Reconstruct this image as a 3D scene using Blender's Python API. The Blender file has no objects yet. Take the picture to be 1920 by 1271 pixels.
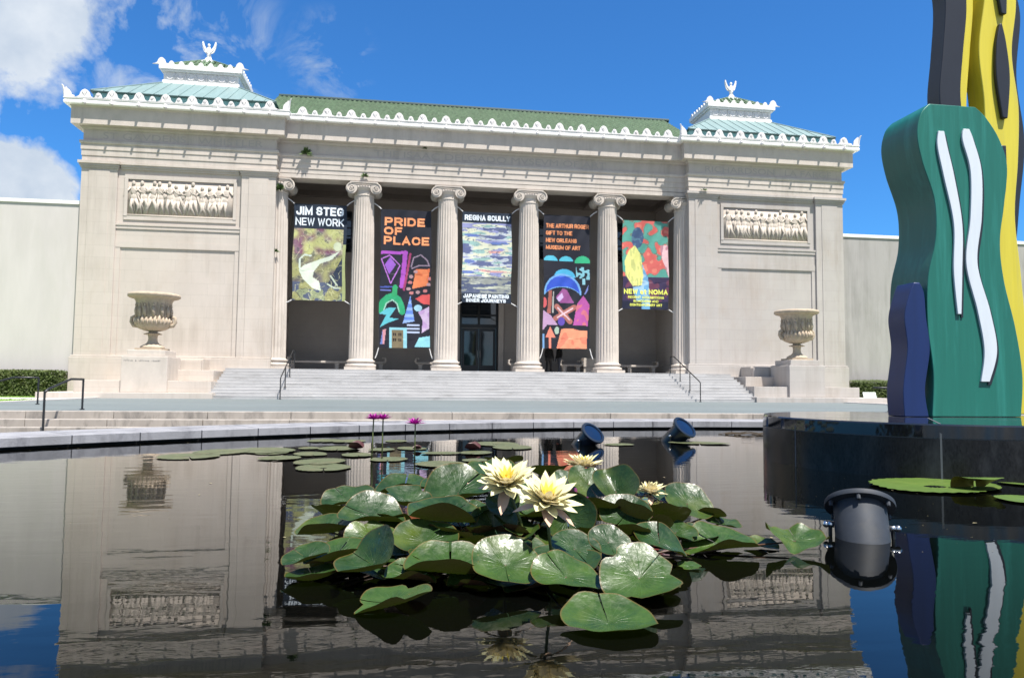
import bpy, bmesh, math, random
from mathutils import Vector, Matrix
R = math.radians
random.seed(7)
scene = bpy.context.scene
col = scene.collection

# ---------------- camera ----------------
F_PX = 1369.0
pitch = math.atan((722.0 - 635.5) / F_PX); yaw = R(8.4); roll = 0.0095
fwd = Vector((math.sin(yaw) * math.cos(pitch), math.cos(yaw) * math.cos(pitch), math.sin(pitch)))
rt = Vector((math.cos(yaw), -math.sin(yaw), 0)); up = rt.cross(fwd)
r2 = rt * math.cos(roll) + up * math.sin(roll); u2 = up * math.cos(roll) - rt * math.sin(roll)
cam_d = bpy.data.cameras.new('camera'); cam = bpy.data.objects.new('camera', cam_d); col.objects.link(cam)
cam.matrix_world = Matrix(((r2.x, u2.x, -fwd.x, 0), (r2.y, u2.y, -fwd.y, 0), (r2.z, u2.z, -fwd.z, 0.9), (0, 0, 0, 1)))
cam_d.sensor_width = 36; cam_d.lens = F_PX / 1920 * 36; cam_d.clip_start = 0.05; cam_d.clip_end = 3000
cam_d.dof.use_dof = True; cam_d.dof.focus_distance = 3.6; cam_d.dof.aperture_fstop = 9.0
scene.camera = cam

# ---------------- sun, sky, exposure ----------------
SUN_AZ, SUN_EL = 31.0, 66.6      # 31 degrees to the right of straight behind the camera
sd = Vector((math.cos(R(SUN_EL)) * math.sin(R(SUN_AZ)), -math.cos(R(SUN_EL)) * math.cos(R(SUN_AZ)), math.sin(R(SUN_EL))))
sl = bpy.data.lights.new('sun', 'SUN'); sl.energy = 5.0; sl.angle = R(0.53); sl.color = (1.0, 0.955, 0.89)
so = bpy.data.objects.new('sun', sl); col.objects.link(so); so.rotation_euler = sd.to_track_quat('Z', 'Y').to_euler(); so.location = sd * 60
scene.view_settings.view_transform = 'Standard'; scene.view_settings.look = 'None'
scene.view_settings.gamma = 1; scene.view_settings.exposure = 1.06

def NT(nt, t, **kw):
    n = nt.nodes.new(t)
    for k, v in kw.items():
        if k in n.inputs: n.inputs[k].default_value = v
        else: setattr(n, k, v)
    return n
W = bpy.data.worlds.new('World'); scene.world = W; W.use_nodes = True
nt = W.node_tree; nt.nodes.clear(); L = nt.links.new
sky = NT(nt, 'ShaderNodeTexSky', sky_type='NISHITA', sun_disc=False, sun_elevation=R(SUN_EL), sun_rotation=R(180 - SUN_AZ), altitude=0, air_density=1.0, dust_density=0.35, ozone_density=2.2)
hsv = NT(nt, 'ShaderNodeMix', data_type='RGBA', blend_type='MULTIPLY'); hsv.inputs['Factor'].default_value = 1.0; L(sky.outputs[0], hsv.inputs['A']); hsv.inputs['B'].default_value = (.29, .735, 1.18, 1)
tc = NT(nt, 'ShaderNodeTexCoord')
def dirmask(d, lo, hi):
    dp = NT(nt, 'ShaderNodeVectorMath', operation='DOT_PRODUCT'); L(tc.outputs['Generated'], dp.inputs[0]); dp.inputs[1].default_value = Vector(d).normalized()
    mr = NT(nt, 'ShaderNodeMapRange'); mr.interpolation_type = 'SMOOTHERSTEP'; L(dp.outputs['Value'], mr.inputs['Value'])
    mr.inputs['From Min'].default_value = math.cos(R(lo)); mr.inputs['From Max'].default_value = math.cos(R(hi)); return mr.outputs[0]
def math_(op, a, b=None, c=None):
    m = NT(nt, 'ShaderNodeMath', operation=op)
    for i, v in enumerate((a, b, c)):
        if v is None: continue
        if isinstance(v, (int, float)): m.inputs[i].default_value = v
        else: L(v, m.inputs[i])
    return m.outputs[0]
n1 = NT(nt, 'ShaderNodeTexNoise', Scale=5.5, Detail=9.0, Roughness=0.6, Distortion=0.25); L(tc.outputs['Generated'], n1.inputs['Vector'])
n2 = NT(nt, 'ShaderNodeTexNoise', Scale=13.0, Detail=7.0, Roughness=0.62, Distortion=0.5); L(tc.outputs['Generated'], n2.inputs['Vector'])
big = dirmask((-0.59, 0.648, 0.476), 24.5, 14.0)
low = dirmask((-0.44, 0.87, 0.205), 6.0, 1.5)
behind = dirmask((.1, -1, .45), 75, 40)  # unseen cloud cover behind the camera, added for neutral fill light
wisp = math_('MAXIMUM', dirmask((-0.27, 0.87, 0.405), 8.5, 1.5), math_('MULTIPLY', dirmask((-0.1, 0.91, 0.405), 4.0, 0.3), 0.85))
dens = math_('ADD', math_('MAXIMUM', big, low), math_('MULTIPLY', math_('SUBTRACT', n1.outputs[0], 0.5), 2.6))
dens = math_('MULTIPLY', math_('SUBTRACT', dens, 0.42), 4.0)
w = math_('MULTIPLY', wisp, math_('MULTIPLY', math_('SUBTRACT', n2.outputs[0], 0.50), 4.0))
gen = math_('MULTIPLY', math_('SUBTRACT', n1.outputs[0], 0.64), 1.2)
gen = math_('MAXIMUM', gen, math_('MULTIPLY', behind, math_('MULTIPLY', math_('SUBTRACT', n1.outputs[0], 0.30), 4.0)))
allc = NT(nt, 'ShaderNodeMath', operation='MAXIMUM', use_clamp=True); L(dens, allc.inputs[0]); L(w, allc.inputs[1])
a2 = NT(nt, 'ShaderNodeMath', operation='MAXIMUM', use_clamp=True); L(allc.outputs[0], a2.inputs[0]); L(gen, a2.inputs[1])
n3 = NT(nt, 'ShaderNodeTexNoise', Scale=7.0, Detail=6.0, Roughness=0.55); L(tc.outputs['Generated'], n3.inputs['Vector'])
cr = NT(nt, 'ShaderNodeValToRGB'); L(n3.outputs[0], cr.inputs[0])
cr.color_ramp.elements[0].position = 0.36; cr.color_ramp.elements[0].color = (3.0, 3.7, 4.7, 1)
cr.color_ramp.elements[1].position = 0.62; cr.color_ramp.elements[1].color = (5.2, 5.6, 6.1, 1)
mx = NT(nt, 'ShaderNodeMix', data_type='RGBA'); L(a2.outputs[0], mx.inputs['Factor']); L(hsv.outputs['Result'], mx.inputs['A']); L(cr.outputs[0], mx.inputs['B'])
bg = NT(nt, 'ShaderNodeBackground', Strength=0.075); L(mx.outputs['Result'], bg.inputs[0]); wo = NT(nt, 'ShaderNodeOutputWorld'); L(bg.outputs[0], wo.inputs[0])

# ---------------- materials ----------------
def mat(name, color, rough=0.7, var=0.0, vscale=1.0, stain=None, sscale=1.0, samt=0.0, bump=0.0, bscale=20.0, spec=0.5, metal=0.0, joints=None, stretch=(1, 1, 1), back=None, coat=0.0, attr=None, trans=0.0, streak=None):
    return mat_(name, color, rough, var, vscale, stain, sscale, samt, bump, bscale, spec, metal, joints, stretch, back, coat, attr, trans, streak)
def mat_(name, color, rough=0.7, var=0.0, vscale=1.0, stain=None, sscale=1.0, samt=0.0, bump=0.0, bscale=20.0, spec=0.5, metal=0.0, joints=None, stretch=(1, 1, 1), back=None, coat=0.0, attr=None, trans=0.0, streak=None):
    m = bpy.data.materials.new(name); m.use_nodes = True; nt = m.node_tree; nt.nodes.clear(); L = nt.links.new
    b = NT(nt, 'ShaderNodeBsdfPrincipled'); out = NT(nt, 'ShaderNodeOutputMaterial'); L(b.outputs[0], out.inputs[0])
    b.inputs['Roughness'].default_value = rough; b.inputs['Specular IOR Level'].default_value = spec; b.inputs['Metallic'].default_value = metal
    if coat: b.inputs['Coat Weight'].default_value = coat; b.inputs['Coat Roughness'].default_value = 0.12
    tc = NT(nt, 'ShaderNodeNewGeometry'); mp = NT(nt, 'ShaderNodeMapping'); L(tc.outputs['Position'], mp.inputs[0]); mp.inputs['Scale'].default_value = stretch
    rgb = NT(nt, 'ShaderNodeRGB'); rgb.outputs[0].default_value = (*color, 1); cur = rgb.outputs[0]
    if attr:
        at = NT(nt, 'ShaderNodeAttribute', attribute_name=attr); cur = at.outputs['Color']
    def mixc(fac, a, bb, blend='MIX'):
        x = NT(nt, 'ShaderNodeMix', data_type='RGBA', blend_type=blend)
        if isinstance(fac, float): x.inputs['Factor'].default_value = fac
        else: L(fac, x.inputs['Factor'])
        L(a, x.inputs['A'])
        if isinstance(bb, tuple): x.inputs['B'].default_value = (*bb, 1)
        else: L(bb, x.inputs['B'])
        return x.outputs['Result']
    if var:
        n = NT(nt, 'ShaderNodeTexNoise', Scale=vscale, Detail=8.0, Roughness=0.65); L(mp.outputs[0], n.inputs['Vector'])
        r = NT(nt, 'ShaderNodeMapRange'); L(n.outputs[0], r.inputs[0]); r.inputs['From Min'].default_value = 0.3; r.inputs['From Max'].default_value = 0.7
        r.inputs['To Min'].default_value = 1 - var; r.inputs['To Max'].default_value = 1 + var
        cb = NT(nt, 'ShaderNodeCombineColor'); [L(r.outputs[0], cb.inputs[i]) for i in range(3)]
        cur = mixc(1.0, cur, cb.outputs[0], 'MULTIPLY')
    if joints:
        bw, bh, amt, ax = joints
        sp = NT(nt, 'ShaderNodeSeparateXYZ'); L(tc.outputs['Position'], sp.inputs[0]); cx = NT(nt, 'ShaderNodeCombineXYZ')
        if ax == 'xy': L(sp.outputs[0], cx.inputs[0]); L(sp.outputs[1], cx.inputs[1])
        else:
            ad = NT(nt, 'ShaderNodeMath', operation='ADD'); L(sp.outputs[0], ad.inputs[0]); L(sp.outputs[1], ad.inputs[1]); L(ad.outputs[0], cx.inputs[0]); L(sp.outputs[2], cx.inputs[1])
        br = NT(nt, 'ShaderNodeTexBrick', Scale=1.0); L(cx.outputs[0], br.inputs['Vector'])
        br.inputs['Brick Width'].default_value = bw; br.inputs['Row Height'].default_value = bh; br.inputs['Mortar Size'].default_value = 0.008; br.inputs['Mortar Smooth'].default_value = 0.3
        br.inputs['Color1'].default_value = (1, 1, 1, 1); br.inputs['Color2'].default_value = (1 - amt * .35,) * 3 + (1,); br.inputs['Mortar'].default_value = (1 - amt * 1.6,) * 3 + (1,)
        cur = mixc(1.0, cur, br.outputs[0], 'MULTIPLY')
    if stain:
        n = NT(nt, 'ShaderNodeTexNoise', Scale=sscale, Detail=6.0, Roughness=0.7, Distortion=0.3); L(mp.outputs[0], n.inputs['Vector'])
        r = NT(nt, 'ShaderNodeMapRange'); L(n.outputs[0], r.inputs[0]); r.inputs['From Min'].default_value = 0.5; r.inputs['From Max'].default_value = 0.75; r.inputs['To Max'].default_value = samt
        cur = mixc(r.outputs[0], cur, stain)
    if streak:      # rain streaks: long thin vertical marks, denser in some places
        sc_, sa = streak; m2 = NT(nt, 'ShaderNodeMapping'); L(tc.outputs['Position'], m2.inputs[0]); m2.inputs['Scale'].default_value = (2.6, 2.6, .16)
        n = NT(nt, 'ShaderNodeTexNoise', Scale=1.0, Detail=5.0, Roughness=0.7); L(m2.outputs[0], n.inputs['Vector'])
        n2_ = NT(nt, 'ShaderNodeTexNoise', Scale=0.35, Detail=3.0); L(tc.outputs['Position'], n2_.inputs['Vector'])
        ml = NT(nt, 'ShaderNodeMath', operation='MULTIPLY'); L(n.outputs[0], ml.inputs[0]); L(n2_.outputs[0], ml.inputs[1])
        r = NT(nt, 'ShaderNodeMapRange'); L(ml.outputs[0], r.inputs[0]); r.inputs['From Min'].default_value = 0.26; r.inputs['From Max'].default_value = 0.42; r.inputs['To Max'].default_value = sa
        cur = mixc(r.outputs[0], cur, sc_)
    if back:
        cur = mixc(tc.outputs['Backfacing'], cur, back)
    L(cur, b.inputs['Base Color'])
    if bump:
        n = NT(nt, 'ShaderNodeTexNoise', Scale=bscale, Detail=5.0, Roughness=0.6); L(tc.outputs['Position'], n.inputs['Vector'])
        bm = NT(nt, 'ShaderNodeBump', Strength=1.0, Distance=bump); L(n.outputs[0], bm.inputs['Height']); L(bm.outputs[0], b.inputs['Normal'])
    if trans:
        tr = NT(nt, 'ShaderNodeBsdfTranslucent'); L(cur, tr.inputs[0]); ms = NT(nt, 'ShaderNodeMixShader', Fac=trans); L(b.outputs[0], ms.inputs[1]); L(tr.outputs[0], ms.inputs[2]); L(ms.outputs[0], out.inputs[0])
    return m
M = {}
M['stone'] = mat('limestone', (.488, .436, .388), .85, .05, .9, (.40, .33, .27), .55, .45, .006, 30, .25, joints=(1.7, .62, .11, 'xz'), stretch=(1, 1, .55), streak=((.29, .25, .21), .36))
M['stone_r'] = mat('limestone_falloff', (.405, .375, .352), .85, .05, .9, (.36, .29, .23), .5, .5, .006, 30, .25, joints=(1.7, .62, .11, 'xz'), stretch=(1, 1, .55), streak=((.26, .225, .19), .42))  # same limestone, light falloff towards the right side put into a greyer colour
M['stone_c'] = mat('limestone_carved', (.488, .436, .388), .85, .07, 2.2, (.32, .30, .26), 1.3, .4, .006, 25, .25, stretch=(1, 1, .6), streak=((.27, .235, .20), .42))
M['relief'] = mat('limestone_relief', (.46, .405, .35), .85, .10, 2.5, (.38, .31, .25), 2.0, .5, .01, 30, .2)
M['white'] = mat('painted_white', (.74, .73, .71), .6, .05, 3, (.45, .42, .40), 3.0, .35, .004, 30, .3)
M['terracotta'] = mat('white_glazed_trim', (.70, .68, .67), .55, .06, 4, (.42, .36, .36), 2.2, .55, .005, 20, .35)
M['copper'] = mat('pale_copper', (.145, .215, .215), .7, .12, 1.5, (.18, .24, .235), .8, .6, .0, 20, .4, stretch=(2, .4, .4))
M['copper_d'] = mat('dark_copper', (.008, .034, .032), .6, .1, 2)
M['copper_m'] = mat('mid_copper', (.11, .25, .25), .6, .12, 2, (.25, .42, .40), 1.5, .4)
M['tile'] = mat('green_tile', (.095, .150, .085), .6, .35, 4.0, (.19, .24, .16), 7.0, .8, .0, 20, .4)
M['urn'] = mat('urn_stone', (.40, .325, .245), .85, .16, 5, (.20, .17, .14), 3.0, .55, .012, 25, .2)
M['marble'] = mat('step_marble', (.37, .365, .365), .7, .10, 1.4, (.19, .185, .18), 2.0, .7, .003, 40, .4, joints=(2.3, 5.0, .06, 'xz'), stretch=(.35, 1, 1))
M['slate'] = mat('patio_slate', (.125, .148, .152), .65, .14, .35, (.08, .10, .11), .7, .6, .003, 12, .4, joints=(1.2, .8, .12, 'xy'), stretch=(.35, 1, 1))
M['kerb'] = mat('kerb_granite', (.30, .27, .24), .75, .16, 2.0, (.07, .065, .06), 1.9, .95, .003, 40, .4, stretch=(1, 1, .35))
M['coping'] = mat('coping_stone', (.235, .235, .25), .65, .2, 1.6, (.06, .06, .07), 2.2, .95, .003, 40, .4, stretch=(1, 1, .4))
M['coping_top'] = M['coping']
M['blackwall'] = mat('pool_wall', (.008, .008, .008), .6)
M['concrete_l'] = mat('pale_concrete', (.495, .463, .445), .85, .06, .8, (.44, .42, .38), .6, .5, .004, 20, .2, stretch=(1.5, 1, .35), streak=((.42, .40, .37), .3))
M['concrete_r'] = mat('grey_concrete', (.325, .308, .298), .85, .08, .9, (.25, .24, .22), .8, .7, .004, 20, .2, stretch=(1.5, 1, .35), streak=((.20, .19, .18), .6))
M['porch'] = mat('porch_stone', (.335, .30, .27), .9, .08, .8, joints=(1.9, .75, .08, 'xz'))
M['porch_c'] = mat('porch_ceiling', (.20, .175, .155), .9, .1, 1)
M['bronze'] = mat('dark_bronze', (.007, .0065, .006), .35, 0, 1, spec=.5)
M['glass'] = mat('dark_glass', (.02, .025, .03), .04, 0, 1, spec=.9)
M['black'] = mat('black_iron', (.012, .013, .015), .45, spec=.5)
M['granite'] = mat('black_granite', (.010, .010, .011), .24, .6, 60, (.040, .042, .045), 2.2, .9, 0, 20, .22, stretch=(1, 1, .35))
M['granite_top'] = mat('black_granite_top', (.010, .011, .013), .05, .3, 60, (.03, .03, .035), 3.0, .5, 0, 20, .9)
M['grout'] = mat('pale_grout', (.075, .08, .09), .6)
M['rope'] = mat('white_rope', (.6, .6, .6), .8)
M['lawn'] = mat('lawn', (.14, .25, .035), .9, .3, 6)
M['soil'] = mat('ground', (.16, .15, .13), .9, .2, 1)
M['bed'] = mat('ledge_dirt', (.05, .035, .02), .9)
M['hedge'] = mat('hedge_leaf', (.07, .10, .022), .6, .35, 3, (.17, .15, .05), 1.3, .6, spec=.4, trans=.2)
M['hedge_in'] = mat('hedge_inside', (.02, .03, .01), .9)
M['weed'] = mat('weed_leaf', (.05, .09, .02), .7, .2, 5)
M['banner'] = mat('banner_vinyl', (.5, .5, .5), .55, .10, 3.5, spec=.3, attr='Col')
M['navy'] = mat('banner_navy', (.022, .035, .055), .5)
M['txt_w'] = mat('white_lettering', (.72, .78, .84), .6)
M['txt_o'] = mat('orange_lettering', (.75, .27, .11), .6)
M['txt_y'] = mat('yellow_lettering', (.72, .75, .12), .6)
M['carve_shade'] = mat('groove_shade_lettering', (.385, .35, .325), .9)  # stone colour darkened to stand for shade inside engraved letters
M['carve_shade2'] = mat('worn_lettering', (.20, .19, .18), .9)
M['green_p'] = mat('green_paint', (.013, .125, .095), .38, .10, 2.5, (.04, .26, .22), 1.6, .5, .0, 20, .4, stretch=(4, 4, .25))
M['blue_p'] = mat('blue_paint', (.004, .017, .085), .4, .12, 2, (.006, .028, .12), 1.2, .4, stretch=(3, 3, .3))
M['yellow_p'] = mat('yellow_paint', (.55, .47, .045), .42, .07, 3, (.42, .38, .10), 1.8, .5, .0, 20, .4, stretch=(4, 4, .25))
M['black_p'] = mat('black_paint', (.013, .015, .022), .4, .1, 3)
M['white_p'] = mat('white_paint', (.55, .60, .64), .45, .06, 3, stretch=(3, 3, .3))
M['lamp'] = mat('grey_lamp_body', (.026, .031, .040), .62, .2, 8, (.05, .05, .048), 9, .5, spec=.3)
M['lampblue'] = mat('dark_blue_lamp_body', (.006, .011, .020), .35, .1, 8, spec=.6)
M['lens'] = mat('blue_lens', (.004, .013, .040), .22, spec=.6)
M['chrome'] = mat('steel_bolt', (.6, .6, .6), .2, metal=1.0)
M['leafmat'] = None
M['stem'] = mat('flower_stem', (.07, .09, .02), .5)
M['stem_r'] = mat('leaf_stalk', (.06, .03, .015), .5)
M['petal'] = mat('yellow_petal', (.72, .69, .40), .5, .05, 30, spec=.3, trans=.22, back=(.62, .52, .33))
M['petal_in'] = mat('inner_petal', (.80, .66, .12), .5, .05, 30, spec=.3, trans=.2)
M['sepal'] = mat('pinkish_sepal', (.55, .37, .26), .5, .08, 30, spec=.3, trans=.1)
M['stamen'] = mat('orange_stamen', (.85, .42, .03), .5)
M['petal_p'] = mat('magenta_petal', (.34, .012, .26), .5, .1, 30, spec=.3, trans=.15)
M['pad'] = mat('floating_pad', (.078, .090, .040), .5, .25, 9, (.13, .10, .05), 5, .7, .0, 20, .5, back=(.12, .04, .03))
M['pad2'] = mat('bright_pad', (.070, .120, .020), .4, .12, 6, (.15, .17, .04), 4, .4, .0, 20, .5, back=(.16, .12, .02))
M['bud'] = mat('maroon_leaf', (.07, .02, .02), .5)
M['skin'] = mat('skin', (.42, .24, .16), .55); M['hair'] = mat('dark_hair', (.02, .015, .01), .6)
M['cl_black'] = mat('black_cloth', (.006, .006, .006), .9); M['cl_dark'] = mat('dark_trousers', (.03, .028, .026), .9); M['cl_grey'] = mat('grey_trousers', (.09, .09, .105), .9)
M['signw'] = mat('sign_white', (.7, .72, .74), .5)

# lily leaf: deep glossy green above with radial veins, reddish brown below
def leafmat(name, top, under, hot):
    m = bpy.data.materials.new(name); m.use_nodes = True; nt = m.node_tree; nt.nodes.clear(); L = nt.links.new
    b = NT(nt, 'ShaderNodeBsdfPrincipled', Roughness=.24); out = NT(nt, 'ShaderNodeOutputMaterial')
    b.inputs['Specular IOR Level'].default_value = .36
    uv = NT(nt, 'ShaderNodeUVMap'); g = NT(nt, 'ShaderNodeNewGeometry'); oi = NT(nt, 'ShaderNodeObjectInfo')
    sp = NT(nt, 'ShaderNodeSeparateXYZ'); L(uv.outputs[0], sp.inputs[0])      # u = angle, v = radius
    wv = NT(nt, 'ShaderNodeMath', operation='MULTIPLY'); L(sp.outputs[0], wv.inputs[0]); wv.inputs[1].default_value = 22 * math.pi * 2
    sn = NT(nt, 'ShaderNodeMath', operation='COSINE'); L(wv.outputs[0], sn.inputs[0])
    pw = NT(nt, 'ShaderNodeMapRange'); L(sn.outputs[0], pw.inputs[0]); pw.inputs['From Min'].default_value = .80; pw.inputs['From Max'].default_value = 1.0
    fade = NT(nt, 'ShaderNodeMapRange'); L(sp.outputs[1], fade.inputs[0]); fade.inputs['From Min'].default_value = .05; fade.inputs['From Max'].default_value = .8; fade.inputs['To Min'].default_value = 1; fade.inputs['To Max'].default_value = 0
    vein = NT(nt, 'ShaderNodeMath', operation='MULTIPLY'); L(pw.outputs[0], vein.inputs[0]); L(fade.outputs[0], vein.inputs[1])
    no = NT(nt, 'ShaderNodeTexNoise', Scale=9.0, Detail=6.0, Roughness=.65); L(g.outputs['Position'], no.inputs['Vector'])
    cr = NT(nt, 'ShaderNodeValToRGB'); L(no.outputs[0], cr.inputs[0]); e = cr.color_ramp.elements
    e[0].position = .3; e[0].color = (*[c * .62 for c in top], 1); e[1].position = .72; e[1].color = (top[0] * 1.7, top[1] * 1.35, top[2] * 1.1, 1)
    mx = NT(nt, 'ShaderNodeMix', data_type='RGBA'); L(vein.outputs[0], mx.inputs['Factor']); L(cr.outputs[0], mx.inputs['A']); mx.inputs['B'].default_value = (*hot, 1)
    spot = NT(nt, 'ShaderNodeTexNoise', Scale=55.0, Detail=2.0); L(g.outputs['Position'], spot.inputs['Vector'])
    sr = NT(nt, 'ShaderNodeMapRange'); L(spot.outputs[0], sr.inputs[0]); sr.inputs['From Min'].default_value = .74; sr.inputs['From Max'].default_value = .78
    m2 = NT(nt, 'ShaderNodeMix', data_type='RGBA'); L(sr.outputs[0], m2.inputs['Factor']); L(mx.outputs['Result'], m2.inputs['A']); m2.inputs['B'].default_value = (.16, .12, .03, 1)
    rim = NT(nt, 'ShaderNodeMapRange'); L(sp.outputs[1], rim.inputs[0]); rim.inputs['From Min'].default_value = .955; rim.inputs['From Max'].default_value = .99; rim.inputs['To Max'].default_value = .8
    m2b = NT(nt, 'ShaderNodeMix', data_type='RGBA'); L(rim.outputs[0], m2b.inputs['Factor']); L(m2.outputs['Result'], m2b.inputs['A']); m2b.inputs['B'].default_value = (.085, .055, .012, 1)
    yl = NT(nt, 'ShaderNodeTexNoise', Scale=3.2, Detail=3.0); L(g.outputs['Position'], yl.inputs['Vector']); ylr = NT(nt, 'ShaderNodeMapRange'); L(yl.outputs[0], ylr.inputs[0]); ylr.inputs['From Min'].default_value = .56; ylr.inputs['From Max'].default_value = .74; ylr.inputs['To Max'].default_value = .55
    m2 = NT(nt, 'ShaderNodeMix', data_type='RGBA'); L(ylr.outputs[0], m2.inputs['Factor']); L(m2b.outputs['Result'], m2.inputs['A']); m2.inputs['B'].default_value = (.085, .110, .012, 1)
    un = NT(nt, 'ShaderNodeValToRGB'); L(no.outputs[0], un.inputs[0]); e = un.color_ramp.elements
    e[0].position = .35; e[0].color = (*under, 1); e[1].position = .7; e[1].color = (under[0] * 1.1, under[1] * 1.45, under[2], 1)
    m3 = NT(nt, 'ShaderNodeMix', data_type='RGBA'); L(g.outputs['Backfacing'], m3.inputs['Factor']); L(m2.outputs['Result'], m3.inputs['A']); L(un.outputs[0], m3.inputs['B'])
    L(m3.outputs['Result'], b.inputs['Base Color'])
    rr = NT(nt, 'ShaderNodeMapRange'); L(g.outputs['Backfacing'], rr.inputs[0]); rr.inputs['To Min'].default_value = .0; rr.inputs['To Max'].default_value = .25
    pr = NT(nt, 'ShaderNodeTexNoise', Scale=24.0, Detail=4.0, Roughness=.7); L(g.outputs['Position'], pr.inputs['Vector']); prr = NT(nt, 'ShaderNodeMapRange'); L(pr.outputs[0], prr.inputs[0]); prr.inputs['From Min'].default_value = .38; prr.inputs['From Max'].default_value = .62; prr.inputs['To Min'].default_value = .25; prr.inputs['To Max'].default_value = .52
    ra = NT(nt, 'ShaderNodeMath', operation='ADD'); L(rr.outputs[0], ra.inputs[0]); L(prr.outputs[0], ra.inputs[1]); L(ra.outputs[0], b.inputs['Roughness'])
    bump = NT(nt, 'ShaderNodeBump', Strength=.5, Distance=.004); L(vein.outputs[0], bump.inputs['Height'])
    b2 = NT(nt, 'ShaderNodeBump', Strength=.6, Distance=.006); n5 = NT(nt, 'ShaderNodeTexNoise', Scale=30.0, Detail=3.0); L(g.outputs['Position'], n5.inputs['Vector']); L(n5.outputs[0], b2.inputs['Height']); L(bump.outputs[0], b2.inputs['Normal']); L(b2.outputs[0], b.inputs['Normal'])
    tr = NT(nt, 'ShaderNodeBsdfTranslucent'); tr.inputs[0].default_value = (.10, .16, .01, 1); ms = NT(nt, 'ShaderNodeMixShader', Fac=.05); L(b.outputs[0], ms.inputs[1]); L(tr.outputs[0], ms.inputs[2]); L(ms.outputs[0], out.inputs[0])
    return m
M['leaf_a'] = leafmat('lily_leaf', (.014, .039, .010), (.070, .028, .014), (.030, .065, .020))
M['leaf_b'] = leafmat('lily_leaf_light', (.023, .058, .010), (.080, .040, .014), (.045, .09, .022))

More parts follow.
